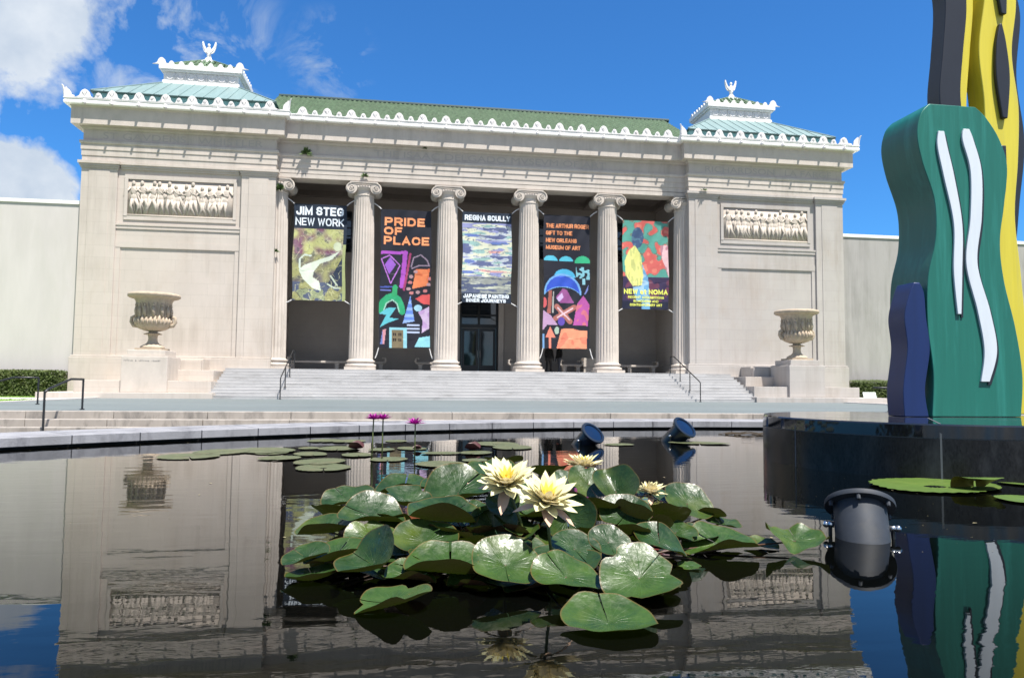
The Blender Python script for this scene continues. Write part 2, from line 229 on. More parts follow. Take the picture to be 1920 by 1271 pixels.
# ---------------- mesh helpers ----------------
ORI = {}
def tag(o, label=None, cat=None, group=None, kind=None):
    if label: o['label'] = label
    if cat: o['category'] = cat
    if group: o['group'] = group
    if kind: o['kind'] = kind
    return o
def thing(name, loc, label, cat, group=None):
    o = bpy.data.objects.new(name, None); col.objects.link(o); o.location = loc; o.empty_display_size = .2; ORI[o] = Vector(loc)
    return tag(o, label, cat, group)
class MB:
    def __init__(s): s.v = []; s.f = []; s.T = None; s.uv = None; s.col = None
    def add(s, vs, fs):
        k = len(s.v); s.v += [Vector(v) if s.T is None else s.T @ Vector(v) for v in vs]; s.f += [tuple(i + k for i in f) for f in fs]; return s
    def box(s, x0, x1, y0, y1, z0, z1):
        return s.add([(x0, y0, z0), (x1, y0, z0), (x1, y1, z0), (x0, y1, z0), (x0, y0, z1), (x1, y0, z1), (x1, y1, z1), (x0, y1, z1)],
                     [(0, 3, 2, 1), (4, 5, 6, 7), (0, 1, 5, 4), (1, 2, 6, 5), (2, 3, 7, 6), (3, 0, 4, 7)])
    def grid(s, P, closeu=False, closev=False, flip=False):
        nu, nv = len(P), len(P[0]); vs = [p for r in P for p in r]; fs = []
        for i in range(nu if closeu else nu - 1):
            for j in range(nv if closev else nv - 1):
                a, b, c, d = i * nv + j, ((i + 1) % nu) * nv + j, ((i + 1) % nu) * nv + (j + 1) % nv, i * nv + (j + 1) % nv
                fs.append((a, b, c, d) if not flip else (a, d, c, b))
        return s.add(vs, fs)
    def lathe(s, prof, c=(0, 0, 0), n=32, fn=None, cap=True):
        P = []
        for k in range(n):
            a = 2 * math.pi * k / n
            P.append([(c[0] + (r * (fn(a, z, r) if fn else 1)) * math.cos(a), c[1] + (r * (fn(a, z, r) if fn else 1)) * math.sin(a), c[2] + z) for r, z in prof])
        s.grid(P, closeu=True)
        if cap:
            m = len(prof); k0 = len(s.v) - n * m
            s.f.append(tuple(k0 + i * m for i in range(n))[::-1]); s.f.append(tuple(k0 + i * m + m - 1 for i in range(n)))
        return s
    def tube(s, pts, r, n=8, cap=True):
        pts = [Vector(p) for p in pts]; rs = r if isinstance(r, (list, tuple)) else [r] * len(pts); P = []; prev = None
        for i, p in enumerate(pts):
            d = (pts[min(i + 1, len(pts) - 1)] - pts[max(i - 1, 0)]).normalized()
            if prev is None: a = d.orthogonal().normalized()
            else: a = (prev - d * prev.dot(d)).normalized()
            prev = a; b = d.cross(a)
            P.append([p + (a * math.cos(2 * math.pi * k / n) + b * math.sin(2 * math.pi * k / n)) * rs[i] for k in range(n)])
        s.grid(P, closev=True)
        if cap:
            k0 = len(s.v) - n * len(pts); s.f.append(tuple(range(k0, k0 + n))); s.f.append(tuple(range(len(s.v) - n, len(s.v)))[::-1])
        return s
    def prism(s, poly, y0, y1):      # poly in XZ, extruded along Y
        n = len(poly); vs = [(x, y0, z) for x, z in poly] + [(x, y1, z) for x, z in poly]
        fs = [tuple(range(n)), tuple(range(2 * n - 1, n - 1, -1))] + [(i, i + n, (i + 1) % n + n, (i + 1) % n) for i in range(n)]
        return s.add(vs, fs)
    def ball(s, c, r, n=10, m=7):
        r = (r, r, r) if isinstance(r, (int, float)) else r
        P = [[(c[0] + r[0] * math.sin(math.pi * j / m) * math.cos(2 * math.pi * i / n), c[1] + r[1] * math.sin(math.pi * j / m) * math.sin(2 * math.pi * i / n), c[2] - r[2] * math.cos(math.pi * j / m)) for j in range(m + 1)] for i in range(n)]
        return s.grid(P, closeu=True)
    def build(s, name, m, parent=None, smooth=False, bevel=0, solid=0, uvs=None, fcol=None, weld=True, base=None, sub=0):
        """a top-level mesh gets its origin at its base; a child shares its thing's origin"""
        if parent is not None: o0 = ORI[parent]
        else:
            xs = [v.x for v in s.v]; ys = [v.y for v in s.v]; zs = [v.z for v in s.v]
            o0 = Vector(base) if base else Vector(((min(xs) + max(xs)) / 2, (min(ys) + max(ys)) / 2, min(zs)))
        me = bpy.data.meshes.new(name); me.from_pydata([tuple(v - o0) for v in s.v], [], s.f); me.validate(clean_customdata=False)
        o = bpy.data.objects.new(name, me); col.objects.link(o); ORI[o] = o0
        if parent is not None: o.parent = parent
        else: o.location = o0
        if uvs:
            ul = me.uv_layers.new(name='UVMap')
            for l in me.loops: ul.data[l.index].uv = uvs[l.vertex_index]
        if fcol:
            at = me.attributes.new('Col', 'FLOAT_COLOR', 'FACE')
            for i, c in enumerate(fcol): at.data[i].color = (*c, 1)
        if m is not None: me.materials.append(m)
        if weld and not uvs and not fcol:
            bm = bmesh.new(); bm.from_mesh(me); bmesh.ops.remove_doubles(bm, verts=bm.verts, dist=1e-5); bmesh.ops.recalc_face_normals(bm, faces=bm.faces); bm.to_mesh(me); bm.free()
        if smooth:
            for p in me.polygons: p.use_smooth = True
            if smooth == 'auto':
                for e_ in me.edges: pass
                me.set_sharp_from_angle(angle=R(38))
        if solid:
            md = o.modifiers.new('solid', 'SOLIDIFY'); md.thickness = solid; md.offset = 0
        if bevel:
            md = o.modifiers.new('bevel', 'BEVEL'); md.width = bevel; md.segments = 2; md.limit_method = 'ANGLE'; md.angle_limit = R(35)
        if sub:
            md = o.modifiers.new('sub', 'SUBSURF'); md.levels = sub; md.render_levels = sub
        return o
def copy_tree(o, off, parent=None):
    c = o.copy(); col.objects.link(c)
    if parent is not None: c.parent = parent
    else: c.location = o.location + Vector(off)
    ORI[c] = ORI[o] + Vector(off)
    for ch in o.children: copy_tree(ch, off, c)
    return c
def copy_part(o, off):     # a second part beside the first, under the same thing, with its own sub-parts
    c = o.copy(); col.objects.link(c); c.parent = o.parent; c.location = o.location + Vector(off); ORI[c] = ORI[o] + Vector(off)
    for ch in o.children:
        d = ch.copy(); col.objects.link(d); d.parent = c
    return c
def text_mb(s, width, height, bold=0.0, shear=0.0, nmax=4):
    """a line of lettering as a mesh in the XZ plane, fitted to width x height, lower left corner at 0,0"""
    cu = bpy.data.curves.new('t', 'FONT'); cu.body = s; cu.size = 1; cu.offset = bold; cu.resolution_u = nmax; cu.extrude = 0.0; cu.space_character = 1.08 if bold else 1.0
    o = bpy.data.objects.new('t', cu); col.objects.link(o); dg = bpy.context.evaluated_depsgraph_get(); me = bpy.data.meshes.new_from_object(o.evaluated_get(dg))
    vs = [v.co.copy() for v in me.vertices]; fs = [tuple(p.vertices) for p in me.polygons]; bpy.data.objects.remove(o)
    x0 = min(v.x for v in vs); x1 = max(v.x for v in vs); y0 = min(v.y for v in vs); y1 = max(v.y for v in vs)
    return [((v.x - x0) / (x1 - x0) * width, 0, (v.y - y0) / (y1 - y0) * height) for v in vs], fs

# heavy sans-serif capitals drawn as mitred strokes
GL = {'A': (1, [[(0, 0), (.5, 1), (1, 0)], [(.2, .3), (.8, .3)]]), 'C': (1, [[(1, .70), (.84, .93), (.5, 1), (.16, .93), (0, .65), (0, .35), (.16, .07), (.5, 0), (.84, .07), (1, .30)]]),
      'D': (1, [[(.3, 1), (.6, 1), (.9, .85), (1, .5), (.9, .15), (.6, 0), (0, 0), (0, 1), (.32, 1)]]), 'E': (.86, [[(1, 1), (0, 1), (0, 0), (1, 0)], [(0, .5), (.88, .5)]]), 'F': (.82, [[(1, 1), (0, 1), (0, 0)], [(0, .48), (.85, .48)]]),
      'G': (1.05, [[(1, .74), (.82, .94), (.5, 1), (.16, .93), (0, .65), (0, .35), (.16, .07), (.5, 0), (.85, .06), (1, .18), (1, .45), (.58, .45)]]), 'H': (1, [[(0, 0), (0, 1)], [(1, 0), (1, 1)], [(0, .5), (1, .5)]]), 'I': (.2, [[(.5, 0), (.5, 1)]]),
      'J': (.8, [[(1, 1), (1, .25), (.85, .04), (.5, 0), (.15, .06), (0, .28)]]), 'K': (1, [[(0, 0), (0, 1)], [(1, 1), (.1, .42)], [(.38, .60), (1, 0)]]), 'L': (.8, [[(0, 1), (0, 0), (1, 0)]]), 'M': (1.25, [[(0, 0), (0, 1), (.5, .12), (1, 1), (1, 0)]]),
      'N': (1, [[(0, 0), (0, 1), (1, 0), (1, 1)]]), 'O': (1.1, [[(.5, 1), (.16, .93), (0, .65), (0, .35), (.16, .07), (.5, 0), (.84, .07), (1, .35), (1, .65), (.84, .93), (.48, 1)]]), 'P': (.92, [[(0, 0), (0, 1), (.7, 1), (.96, .88), (1, .72), (.94, .54), (.7, .44), (0, .44)]]),
      'Q': (1.1, [[(.5, 1), (.16, .93), (0, .65), (0, .35), (.16, .07), (.5, 0), (.84, .07), (1, .35), (1, .65), (.84, .93), (.48, 1)], [(.65, .3), (1, -.05)]]), 'R': (.98, [[(0, 0), (0, 1), (.7, 1), (.96, .88), (1, .72), (.94, .56), (.7, .46), (0, .46)], [(.58, .46), (1, 0)]]),
      'S': (.95, [[(.97, .74), (.82, .95), (.5, 1), (.14, .93), (.03, .75), (.14, .58), (.5, .5), (.88, .42), (1, .25), (.86, .06), (.5, 0), (.14, .06), (0, .28)]]), 'T': (.92, [[(0, 1), (1, 1)], [(.5, 1), (.5, 0)]]), 'U': (1, [[(0, 1), (0, .3), (.14, .07), (.5, 0), (.86, .07), (1, .3), (1, 1)]]),
      'V': (1, [[(0, 1), (.5, 0), (1, 1)]]), 'W': (1.4, [[(0, 1), (.24, 0), (.5, .9), (.76, 0), (1, 1)]]), 'Y': (1, [[(0, 1), (.5, .45), (1, 1)], [(.5, .5), (.5, 0)]]), 'a': (.75, [[(.1, .62), (.5, .68), (.9, .6), (.9, 0)], [(.9, .38), (.2, .34), (.05, .16), (.3, 0), (.9, .12)]]), 't': (.5, [[(.4, .95), (.4, .12), (.6, 0), (.95, .02)], [(0, .68), (.95, .68)]])}
def block_text(s, W_, H_, weight=.21, gap=.16):
    """returns strokes as quads (x, layer, z) inside W_ x H_"""
    wt = weight; adv = []; x = 0
    for ch in s:
        if ch == ' ': adv.append(None); x += .42; continue
        w, _ = GL[ch]; ww = w * .72 + (wt if ch != 'I' else wt * .2); adv.append((x, ww)); x += ww + gap
    tot = x - gap; kx = W_ / tot; out = []
    for ch, a_ in zip(s, adv):
        if a_ is None: continue
        x0, ww = a_
        for li, plist in enumerate(GL[ch][1]):
            pts = [Vector(((x0 + wt / 2 + p[0] * (ww - wt)) * kx, (wt / 2 + p[1] * (1 - wt)) * H_)) for p in plist]; hw = wt / 2 * H_ * min(1.25, max(.8, kx / H_)); Lf, Rt = [], []
            for i, p in enumerate(pts):
                d0 = (p - pts[i - 1]).normalized() if i else None; d1 = (pts[i + 1] - p).normalized() if i < len(pts) - 1 else None
                d0 = d0 or d1; d1 = d1 or d0; n0 = Vector((-d0.y, d0.x)); n1 = Vector((-d1.y, d1.x)); mt = (n0 + n1); mt = mt.normalized() if mt.length > .1 else n0
                k = hw / max(.42, mt.dot(n0)); e = Vector((0, 0))
                if i == 0: e = -d1 * hw * .98
                if i == len(pts) - 1: e = d0 * hw * .98
                Lf.append(p + mt * k + e * (ch in 'AVWKXNMY' and 0 or 1)); Rt.append(p - mt * k + e * (ch in 'AVWKXNMY' and 0 or 1))
            for i in range(len(pts) - 1): out.append(([Lf[i], Rt[i], Rt[i + 1], Lf[i + 1]], li))
    return out
# =====================================================================
#  MUSEUM BUILDING
# =====================================================================
CX = 4.75                      # centre line of the facade
XL0, XL1, XR0, XR1 = -17.1, -7.15, 16.65, 26.6
YF, YC, YB = 41.0, 41.5, 50.2
FLOOR = 1.655
mus = thing('museum_building', (CX, YF, 0.12), 'pale limestone museum with fluted columns, green tiled roof and white cresting behind the pool', 'building')
def mir(x): return 2 * CX - x

def wing(x0, x1, m, rel_name):
    w = MB(); w.box(x0 + .002, x1 - .002, YF + .15, YB, -.4, 12.57)
    w.build('wing_wall', m, mus)
    # plinth
    p = MB(); p.box(x0 - .14, x1 - .001 if x1 < CX else x1 + .14, YF - .13, YB + .1, -.4, 2.16); p.box(x0 - .10, x1 - .001 if x1 < CX else x1 + .10, YF - .09, YB + .05, 2.16, 2.26)
    p.build('plinth', m, mus, bevel=.02)
    # pilasters
    out, inn = (x0, x1) if x1 < CX else (x1, x0)
    wo = 1.8; 
    for a, b in (((x0, x0 + wo)), ((x1 - wo, x1))):
        q = MB(); q.box(a, b, YF, YF + .4, 2.26, 12.22)
        q.box(a + .38, b - .38, YF - .025, YF, 2.26, 12.1)
        q.build('pilaster', m, mus, bevel=.012)
        c = MB(); c.box(a - .04, b + .04, YF - .05, YF + .3, 12.20, 12.30); c.box(a - .09, b + .09, YF - .10, YF + .3, 12.302, 12.42); c.box(a - .15, b + .15, YF - .16, YF + .3, 12.422, 12.565)
        c.build('pilaster_capital', m, mus)
    a, b = x0 + wo, x1 - wo
    # moulding under the architrave between the pilasters
    q = MB(); q.box(a + .15, b - .15, YF + .06, YF + .2, 12.22, 12.32); q.box(a + .15, b - .15, YF + .0, YF + .2, 12.322, 12.44); q.box(a + .15, b - .15, YF - .05, YF + .2, 12.442, 12.566)
    # string courses, sunk panel border
    q.box(a, b, YF + .065, YF + .2, 9.02, 9.20); q.box(a, b, YF + .035, YF + .2, 9.201, 9.30)
    q.box(a, b, YF + .11, YF + .2, 8.36, 9.018); q.box(a, b, YF + .085, YF + .2, 8.02, 8.358)
    for (c0, c1) in ((a, a + .26), (b - .26, b)): q.box(c0, c1, YF + .10, YF + .2, 2.26, 8.018)
    q.build('wall_moulding', m, mus)
    # frame around the relief
    x_, X_, z_, Z_ = a + .52, b - .42, 9.72, 11.72
    if x1 > CX: x_, X_ = a + .42, b - .5
    q = MB(); f = .17
    q.box(x_ - f, X_ + f, YF + .08, YF + .2, Z_, Z_ + .24); q.box(x_ - f, X_ + f, YF + .10, YF + .2, z_ - .2, z_); q.box(x_ - f, x_, YF + .08, YF + .2, z_, Z_); q.box(X_, X_ + f, YF + .08, YF + .2, z_, Z_)
    q.build('relief_frame', m, mus)
    # procession of carved figures
    rnd = random.Random(3 if x1 < CX else 9); q = MB(); q.box(x_, X_, YF + .135, YF + .2, z_, Z_)
    q.box(x_, X_, YF + .05, YF + .15, z_, z_ + .10)
    y = YF + .12; n = 12; step = (X_ - x_ - .3) / n
    for k in range(n):
        cx = x_ + .3 + step * (k + .2 + rnd.uniform(-.34, .34)); H = rnd.uniform(1.72, 1.98); zb = z_ + .08; lean = rnd.uniform(-.42, .42); s = rnd.choice((-1, 1))
        def P(h, dx=0): return cx + lean * (h - .5) * .8 + dx
        q.ball((P(.92), y - .03, zb + H * .92), (.095, .10, .125))
        q.ball((P(.70), y, zb + H * .70), (.17, .10, .26)); q.ball((P(.50), y, zb + H * .50), (.19, .10, .22))
        for t in (-1, 1):
            kx = P(.28, t * rnd.uniform(.02, .26)); fx = P(.03, t * rnd.uniform(.0, .36))
            q.tube([(P(.46, t * .07), y - .02, zb + H * .46), (kx, y - .05, zb + H * .26), (fx, y - .01, zb + .03)], [.10, .075, .05], 7)
            ax = P(.80, t * .16); a1 = rnd.uniform(-.5, 1.1); q.tube([(ax, y - .02, zb + H * .80), (ax + t * .16, y - .06, zb + H * (.80 - .13)), (ax + t * (.16 + .17 * math.cos(a1)), y - .07, zb + H * (.67 + .16 * math.sin(a1)))], [.06, .05, .035], 6)
        for t in range(2):      # drapery folds
            dx = rnd.uniform(-.34, .34); q.tube([(P(.62, dx * .5), y - .05, zb + H * .62), (P(.35, dx), y - .07, zb + H * .36), (P(.06, dx * 1.4 + s * .06), y - .03, zb + H * .1)], [.02, .045, .03], 5)
        if rnd.random() < .5: q.ball((P(.6, s * .28), y, zb + H * rnd.uniform(.35, .62)), (.12, .08, .14))
    for v in q.v: v.y = YF + .14 - (YF + .14 - v.y) * .45
    r = q.build(rel_name, M['relief'], mus, smooth=True)
    return r
wing(XL0, XL1, M['stone'], 'relief_panel')['label'] = 'left carved stone relief of a procession, clear of shadow'
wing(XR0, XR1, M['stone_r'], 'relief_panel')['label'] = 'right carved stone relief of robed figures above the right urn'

# entablature swept round both wings and the portico
path = [(XL0, YB), (XL0, YF), (XL1, YF), (XL1, YC), (XR0, YC), (XR0, YF), (XR1, YF), (XR1, YB)]
def sweep(path, prof, m, name, smooth=False):
    nrm = []
    for i in range(len(path) - 1):
        dx, dy = path[i + 1][0] - path[i][0], path[i + 1][1] - path[i][1]; l = math.hypot(dx, dy); nrm.append((dy / l * -1 if False else dy / l, -dx / l))
    P = []
    for i, p in enumerate(path):
        if i == 0: n = nrm[0]
        elif i == len(path) - 1: n = nrm[-1]
        else:
            a, b = nrm[i - 1], nrm[i]; n = (a[0] + b[0], a[1] + b[1])
        P.append([(p[0] + n[0] * d * s_, p[1] + n[1] * d * s_, z) for d, z in prof for s_ in (SG,)])
    q = MB(); q.grid(P); return q.build(name, m, mus, smooth=smooth)
SG = 1
# outward normal of the first segment (going -Y along the left side) must be -X
a_ = path[0]; b_ = path[1]
if (b_[1] - a_[1]) > 0: SG = -1
else:
    # dy/l = -1 -> nx = -1 : outward
    SG = 1
sweep(path, [(0, 12.57), (0.0, 12.86), (.03, 12.865), (.03, 13.18), (.06, 13.185), (.06, 13.48), (.09, 13.485), (.12, 13.53), (.12, 13.65), (-.02, 13.67), (-.02, 14.28)], M['stone_c'], 'architrave')
sweep(path, [(-.02, 14.28), (.03, 14.283), (.08, 14.36), (.12, 14.365), (.12, 14.41), (.42, 14.415), (.45, 14.42), (.45, 15.30), (.49, 15.34), (.52, 15.38)], M['stone_c'], 'cornice')
sweep(path, [(.52, 15.385), (.66, 15.39), (.725, 15.41), (.735, 15.50), (.70, 15.60), (.74, 15.66), (.74, 15.72), (.66, 15.72), (.66, 15.6), (-.3, 15.62)], M['white'], 'gutter')
# portico beam and side returns
q = MB(); q.box(XL1, XR0, YC, YC + 1.05, 12.345, 12.60); q.box(XL1, XR0, YC + .03, YC + 1.0, 12.60, 15.5); q.build('portico_beam', M['stone_c'], mus)
for a, b in ((XL0, XL1), (XR0, XR1)): q = MB(); q.box(a + .1, b - .1, YF + .1, YB - .1, 12.565, 15.6); q.build('attic_core', M['stone_c'], mus)
# inscriptions: flat letters, shade of the cut grooves put into their colour
def inscription(s, x, z, w, h, y, m=M['carve_shade'], nm='inscription'):
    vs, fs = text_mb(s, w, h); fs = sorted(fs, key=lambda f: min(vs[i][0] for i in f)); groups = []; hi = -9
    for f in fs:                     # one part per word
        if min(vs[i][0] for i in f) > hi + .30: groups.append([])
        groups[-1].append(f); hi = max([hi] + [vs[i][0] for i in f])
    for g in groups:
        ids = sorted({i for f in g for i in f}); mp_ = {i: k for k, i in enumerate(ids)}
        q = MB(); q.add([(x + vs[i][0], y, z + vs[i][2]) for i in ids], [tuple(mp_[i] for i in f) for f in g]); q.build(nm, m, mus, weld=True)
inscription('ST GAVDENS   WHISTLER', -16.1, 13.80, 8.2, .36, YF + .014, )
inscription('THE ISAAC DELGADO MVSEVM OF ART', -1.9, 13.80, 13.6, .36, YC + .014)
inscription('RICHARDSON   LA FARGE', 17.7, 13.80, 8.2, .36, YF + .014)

# lion-head spouts and cresting of antefixes, module 1.335 m
MOD = 1.335
def antefix_poly(big):
    if big: pts = [(-.56, 0), (-.40, .03), (-.29, .09), (-.245, .17), (-.225, .25), (-.185, .34), (-.12, .41), (-.05, .455), (0, .465)]
    else: pts = [(-.28, 0), (-.20, .03), (-.155, .08), (-.135, .15), (-.11, .22), (-.06, .285), (0, .305)]
    return pts + [(-x, z) for x, z in pts[-2::-1]]
def antefix_mb(big):
    q = MB(); q.prism(antefix_poly(big), -.05, .07)
    R_ = .19 if big else .11; zc = .24 if big else .15
    for k in range(-1, 2):
        a = k * .7; q.tube([(0, -.05, zc - R_ * .7), (R_ * .75 * math.sin(a), -.075, zc + R_ * .55 * math.cos(a)), (R_ * 1.0 * math.sin(a), -.055, zc + R_ * .95 * math.cos(a))], [.010, .018, .010], 5)
    return q
def place_part(proto, off): return copy_part(proto, off)
ORI_MUS = ORI[mus].copy()
def proto_part(q, name, m, **k):
    """part built around the world origin, then moved by its own location"""
    me_o = q.build(name, m, mus, **k)
    for v in me_o.data.vertices: v.co += ORI_MUS
    ORI[me_o] = ORI_MUS.copy(); return me_o
big0 = proto_part(antefix_mb(True), 'antefix', M['terracotta'], bevel=.012)
sm0 = proto_part(antefix_mb(False), 'antefix', M['terracotta'], bevel=.010)
sp = MB(); sp.ball((0, 0, -.02), (.085, .10, .11), 8, 6); sp.box(-.05, .05, -.185, .1, -.13, -.04); sp.ball((0, -.07, .05), (.05, .05, .06), 6, 5)
sp0 = proto_part(sp, 'lion_head_spout', M['terracotta'], smooth=True)
used = set()
def put(proto, x, y, z, rz=0):
    if proto not in used: o = proto; used.add(proto)
    else:
        o = proto.copy(); col.objects.link(o); o.parent = mus
    o.location = (x - ORI_MUS.x, y - ORI_MUS.y, z - ORI_MUS.z); o.rotation_euler.z = rz; return o
ZA = 15.70; nbig = 0
yw, yc = YF - .70, YC - .70
for k in range(8):
    for x in (-16.80 + k * MOD, mir(-16.80 + k * MOD)):
        put(big0, x, yw, ZA); put(sp0, x, yw - .03, 15.50)
for k in range(7):
    for x in (-16.80 + (k + .5) * MOD, mir(-16.80 + (k + .5) * MOD)): put(sm0, x, yw, ZA)
for k in range(17):
    put(big0, CX + (k - 8) * 1.318, yc, ZA - .03); put(sp0, CX + (k - 8) * 1.318, yc - .03, 15.47)
    if k < 16: put(sm0, CX + (k - 7.5) * 1.318, yc, ZA - .03)
# cresting down the outer sides, one part each (seen edge-on)
for s, rz in ((XL0 - .70, -math.pi / 2), (XR1 + .70, math.pi / 2)):
    q = MB(); 
    for k in range(7):
        q.T = Matrix.Translation((s, YF + .25 + k * MOD, ZA)) @ Matrix.Rotation(rz, 4, 'Z'); q.prism(antefix_poly(True), -.05, .07)
        q.T = Matrix.Translation((s, YF + .25 + (k + .5) * MOD, ZA)) @ Matrix.Rotation(rz, 4, 'Z'); q.prism(antefix_poly(False), -.05, .07)
    q.T = None; q.build('side_cresting', M['terracotta'], mus)
# corner antefixes: two folded shields with a curl
for (x, y, sx) in ((XL0 - .70, yw, -1), (XL1 + .70, yw, 1), (XR0 - .70, yw, -1), (XR1 + .70, yw, 1)):
    q = MB(); pl = [(0, 0), (.30, 0), (.33, .12), (.30, .28), (.20, .42), (.08, .52), (0, .55)]
    for ang in (0, 1):
        V = []
        for t in (0, .09):
            for a, z in pl:
                dx, dy = (-sx * a, t) if ang == 0 else (-sx * t, a)
                V.append((x + dx, y + dy, ZA - .02 + z * 1.02))
        n = len(pl); q.add(V, [tuple(range(n)), tuple(range(2 * n - 1, n - 1, -1))] + [(i, i + n, (i + 1) % n + n, (i + 1) % n) for i in range(n)])
    q.tube([(x, y + .02, ZA + .05), (x + sx * .02, y, ZA + .3), (x + sx * .06, y - .05, ZA + .55), (x + sx * .12, y - .10, ZA + .62)], [.05, .05, .045, .03], 6)
    q.build('corner_antefix', M['terracotta'], mus, bevel=.01)

# ---------------- roofs ----------------
def hip_roof(xa, xb, tag_):
    ya, yb = 41.55, 50.0; la, lb = (xa + xb) / 2 - 2.12, (xa + xb) / 2 + 2.12; yl0, yl1 = 44.5, 47.3; z0, z1 = 16.58, 18.45
    q = MB(); q.box(xa + .05, xb - .05, ya + .05, yb - .05, 15.5, 16.5); q.build('roof_drum', M['copper_m'], mus)
    q = MB(); q.box(xa - .06, xb + .06, ya - .08, yb + .08, 16.5, 16.575); q.build('roof_edge', M['copper_d'], mus)
    q = MB(); A = [(xa - .05, ya - .06, z0), (xb + .05, ya - .06, z0), (xb + .05, yb, z0), (xa - .05, yb, z0)]; B = [(la, yl0, z1), (lb, yl0, z1), (lb, yl1, z1), (la, yl1, z1)]
    q.add(A + B, [(0, 1, 5, 4), (1, 2, 6, 5), (2, 3, 7, 6), (3, 0, 4, 7), (4, 5, 6, 7)])
    # standing seams
    def seams(p0, p1, t0, t1, inset):
        L0 = (Vector(p1) - Vector(p0)); n = int(L0.length / .62); up_ = (Vector(t0) - Vector(p0)); d = L0.normalized()
        full = up_ - d * up_.dot(d)
        for k in range(1, n):
            b = Vector(p0) + L0 * (k / n); s0 = (b - Vector(p0)).length; s1 = (b - Vector(p1)).length; f = min(1, s0 / max(1e-3, (Vector(t0) - Vector(p0)).dot(d)) , s1 / max(1e-3, -(Vector(t1) - Vector(p1)).dot(d)))
            q.tube([b + Vector((0, 0, .015)), b + full * f + Vector((0, 0, .015))], .022, 4, cap=False)
    seams(A[0], A[1], B[0], B[1], 0); seams(A[1], A[2], B[1], B[2], 0); seams(A[3], A[0], B[3], B[0], 0)
    for i in range(4): q.tube([Vector(A[i]) + Vector((0, 0, .02)), Vector(B[i]) + Vector((0, 0, .02))], .04, 6)
    q.build('hip_roof', M['copper'], mus, weld=False)
    # lantern
    q = MB(); q.box(la, lb, yl0, yl1, z1 - .3, 19.12); q.box(la - .06, lb + .06, yl0 - .06, yl1 + .06, z1 - .3, z1 + .16); 
    q.box(la - .12, lb + .12, yl0 - .12, yl1 + .12, 19.12, 19.22); q.box(la - .22, lb + .22, yl0 - .22, yl1 + .22, 19.221, 19.50)
    lan = q.build('lantern', M['white'], mus, bevel=.015)
    q = MB()
    for k in range(7):
        cx = la + .36 + k * (lb - la - .72) / 6; cz = 18.86
        q.grid([[(cx + r * math.cos(a * math.pi / 12), yl0 - y_, cz + r * math.sin(a * math.pi / 12)) for r, y_ in ((.0, .025), (.09, .03), (.14, .012), (.155, .05), (.205, .05), (.205, 0))] for a in range(24)], closeu=True, flip=True)
        if k < 6: q.box(cx + (lb - la - .72) / 12 - .035, cx + (lb - la - .72) / 12 + .035, yl0 - .035, yl0, 18.62, 19.1)
    q.build('roundel_row', M['terracotta'], lan, smooth=True, weld=False)
    q = MB()
    for k in range(9):
        x = la - .08 + k * (lb - la + .16) / 8; s = .55 if k % 8 else .9
        q.T = Matrix.Translation((x, yl0 - .16, 19.49)) @ Matrix.Diagonal((s, s, s * .95, 1)); q.prism(antefix_poly(True), -.05, .07)
    for sx in (la - .16, lb + .16):
        for k in range(1, 8):
            q.T = Matrix.Translation((sx, yl0 - .16 + k * .4, 19.49)) @ Matrix.Rotation(math.pi / 2, 4, 'Z') @ Matrix.Diagonal((.5, .5, .5, 1)); q.prism(antefix_poly(True), -.05, .07)
    q.T = None; q.build('lantern_cresting', M['terracotta'], lan)
    c = ((la + lb) / 2, (yl0 + yl1) / 2); q = MB(); a, b, z = (lb - la) / 2, (yl1 - yl0) / 2, 19.52
    for k in range(6):       # stepped tile courses
        f0, f1 = 1 - k / 6 * .88, 1 - (k + 1) / 6 * .88; zz = z + k * .155
        q.add([(c[0] - a * f0, c[1] - b * f0, zz), (c[0] + a * f0, c[1] - b * f0, zz), (c[0] + a * f0, c[1] + b * f0, zz), (c[0] - a * f0, c[1] + b * f0, zz),
               (c[0] - a * f1, c[1] - b * f1, zz + .155), (c[0] + a * f1, c[1] - b * f1, zz + .155), (c[0] + a * f1, c[1] + b * f1, zz + .155), (c[0] - a * f1, c[1] + b * f1, zz + .155)],
              [(0, 1, 5, 4), (1, 2, 6, 5), (2, 3, 7, 6), (3, 0, 4, 7), (4, 5, 6, 7)])
        n = max(2, int(2 * a * f0 / .3))
        for j in range(n + 1):
            x = c[0] - a * f0 + 2 * a * f0 * j / n; q.tube([(x, c[1] - b * f0 - .02, zz + .03), (c[0] + (x - c[0]) * f1 / f0, c[1] - b * f1, zz + .18)], .06, 6)
    q.build('lantern_roof', M['tile'], lan, weld=False)
    return c
cL = hip_roof(XL0 + .12, XL1 - .25, 'left'); cR = hip_roof(XR0 + .25, XR1 - .12, 'right')

# green barrel-tile roof between the wings
q = MB(); x0, x1 = XL1 - 1.0, XR0 + 1.0; y0, y1, z0, z1 = 42.1, 47.0, 16.18, 19.02; pitch_ = .29; rows = 13; P = []
nx = int((x1 - x0) / pitch_)
for r in range(rows):
    t0, t1 = r / rows, (r + 1.0) / rows
    g = []
    for t, lift in ((t0, -.02), (t0 + .0005, .10), (t1, .0)):
        row = []
        for i in range(nx * 6 + 1):
            ph = (i / 6.0) % 1.0; x = x0 + i * pitch_ / 6
            h = math.sin(math.pi * ph / .62) * .06 if ph < .62 else -.012 * math.sin(math.pi * (ph - .62) / .38)
            row.append((x, y0 + (y1 - y0) * t, z0 + (z1 - z0) * t + h + lift))
        g.append(row)
    q.grid(g, flip=False)
    if r == 0: pass
q.build('tile_roof', M['tile'], mus, weld=False, smooth=False)
q = MB(); q.tube([(x0, y1, z1 + .06), (x1, y1, z1 + .06)], .13, 10); q.box(x0, x1, y1 - .03, y1 + .3, z1 - .4, z1 + .03); q.build('ridge_cap', M['copper_d'], mus)
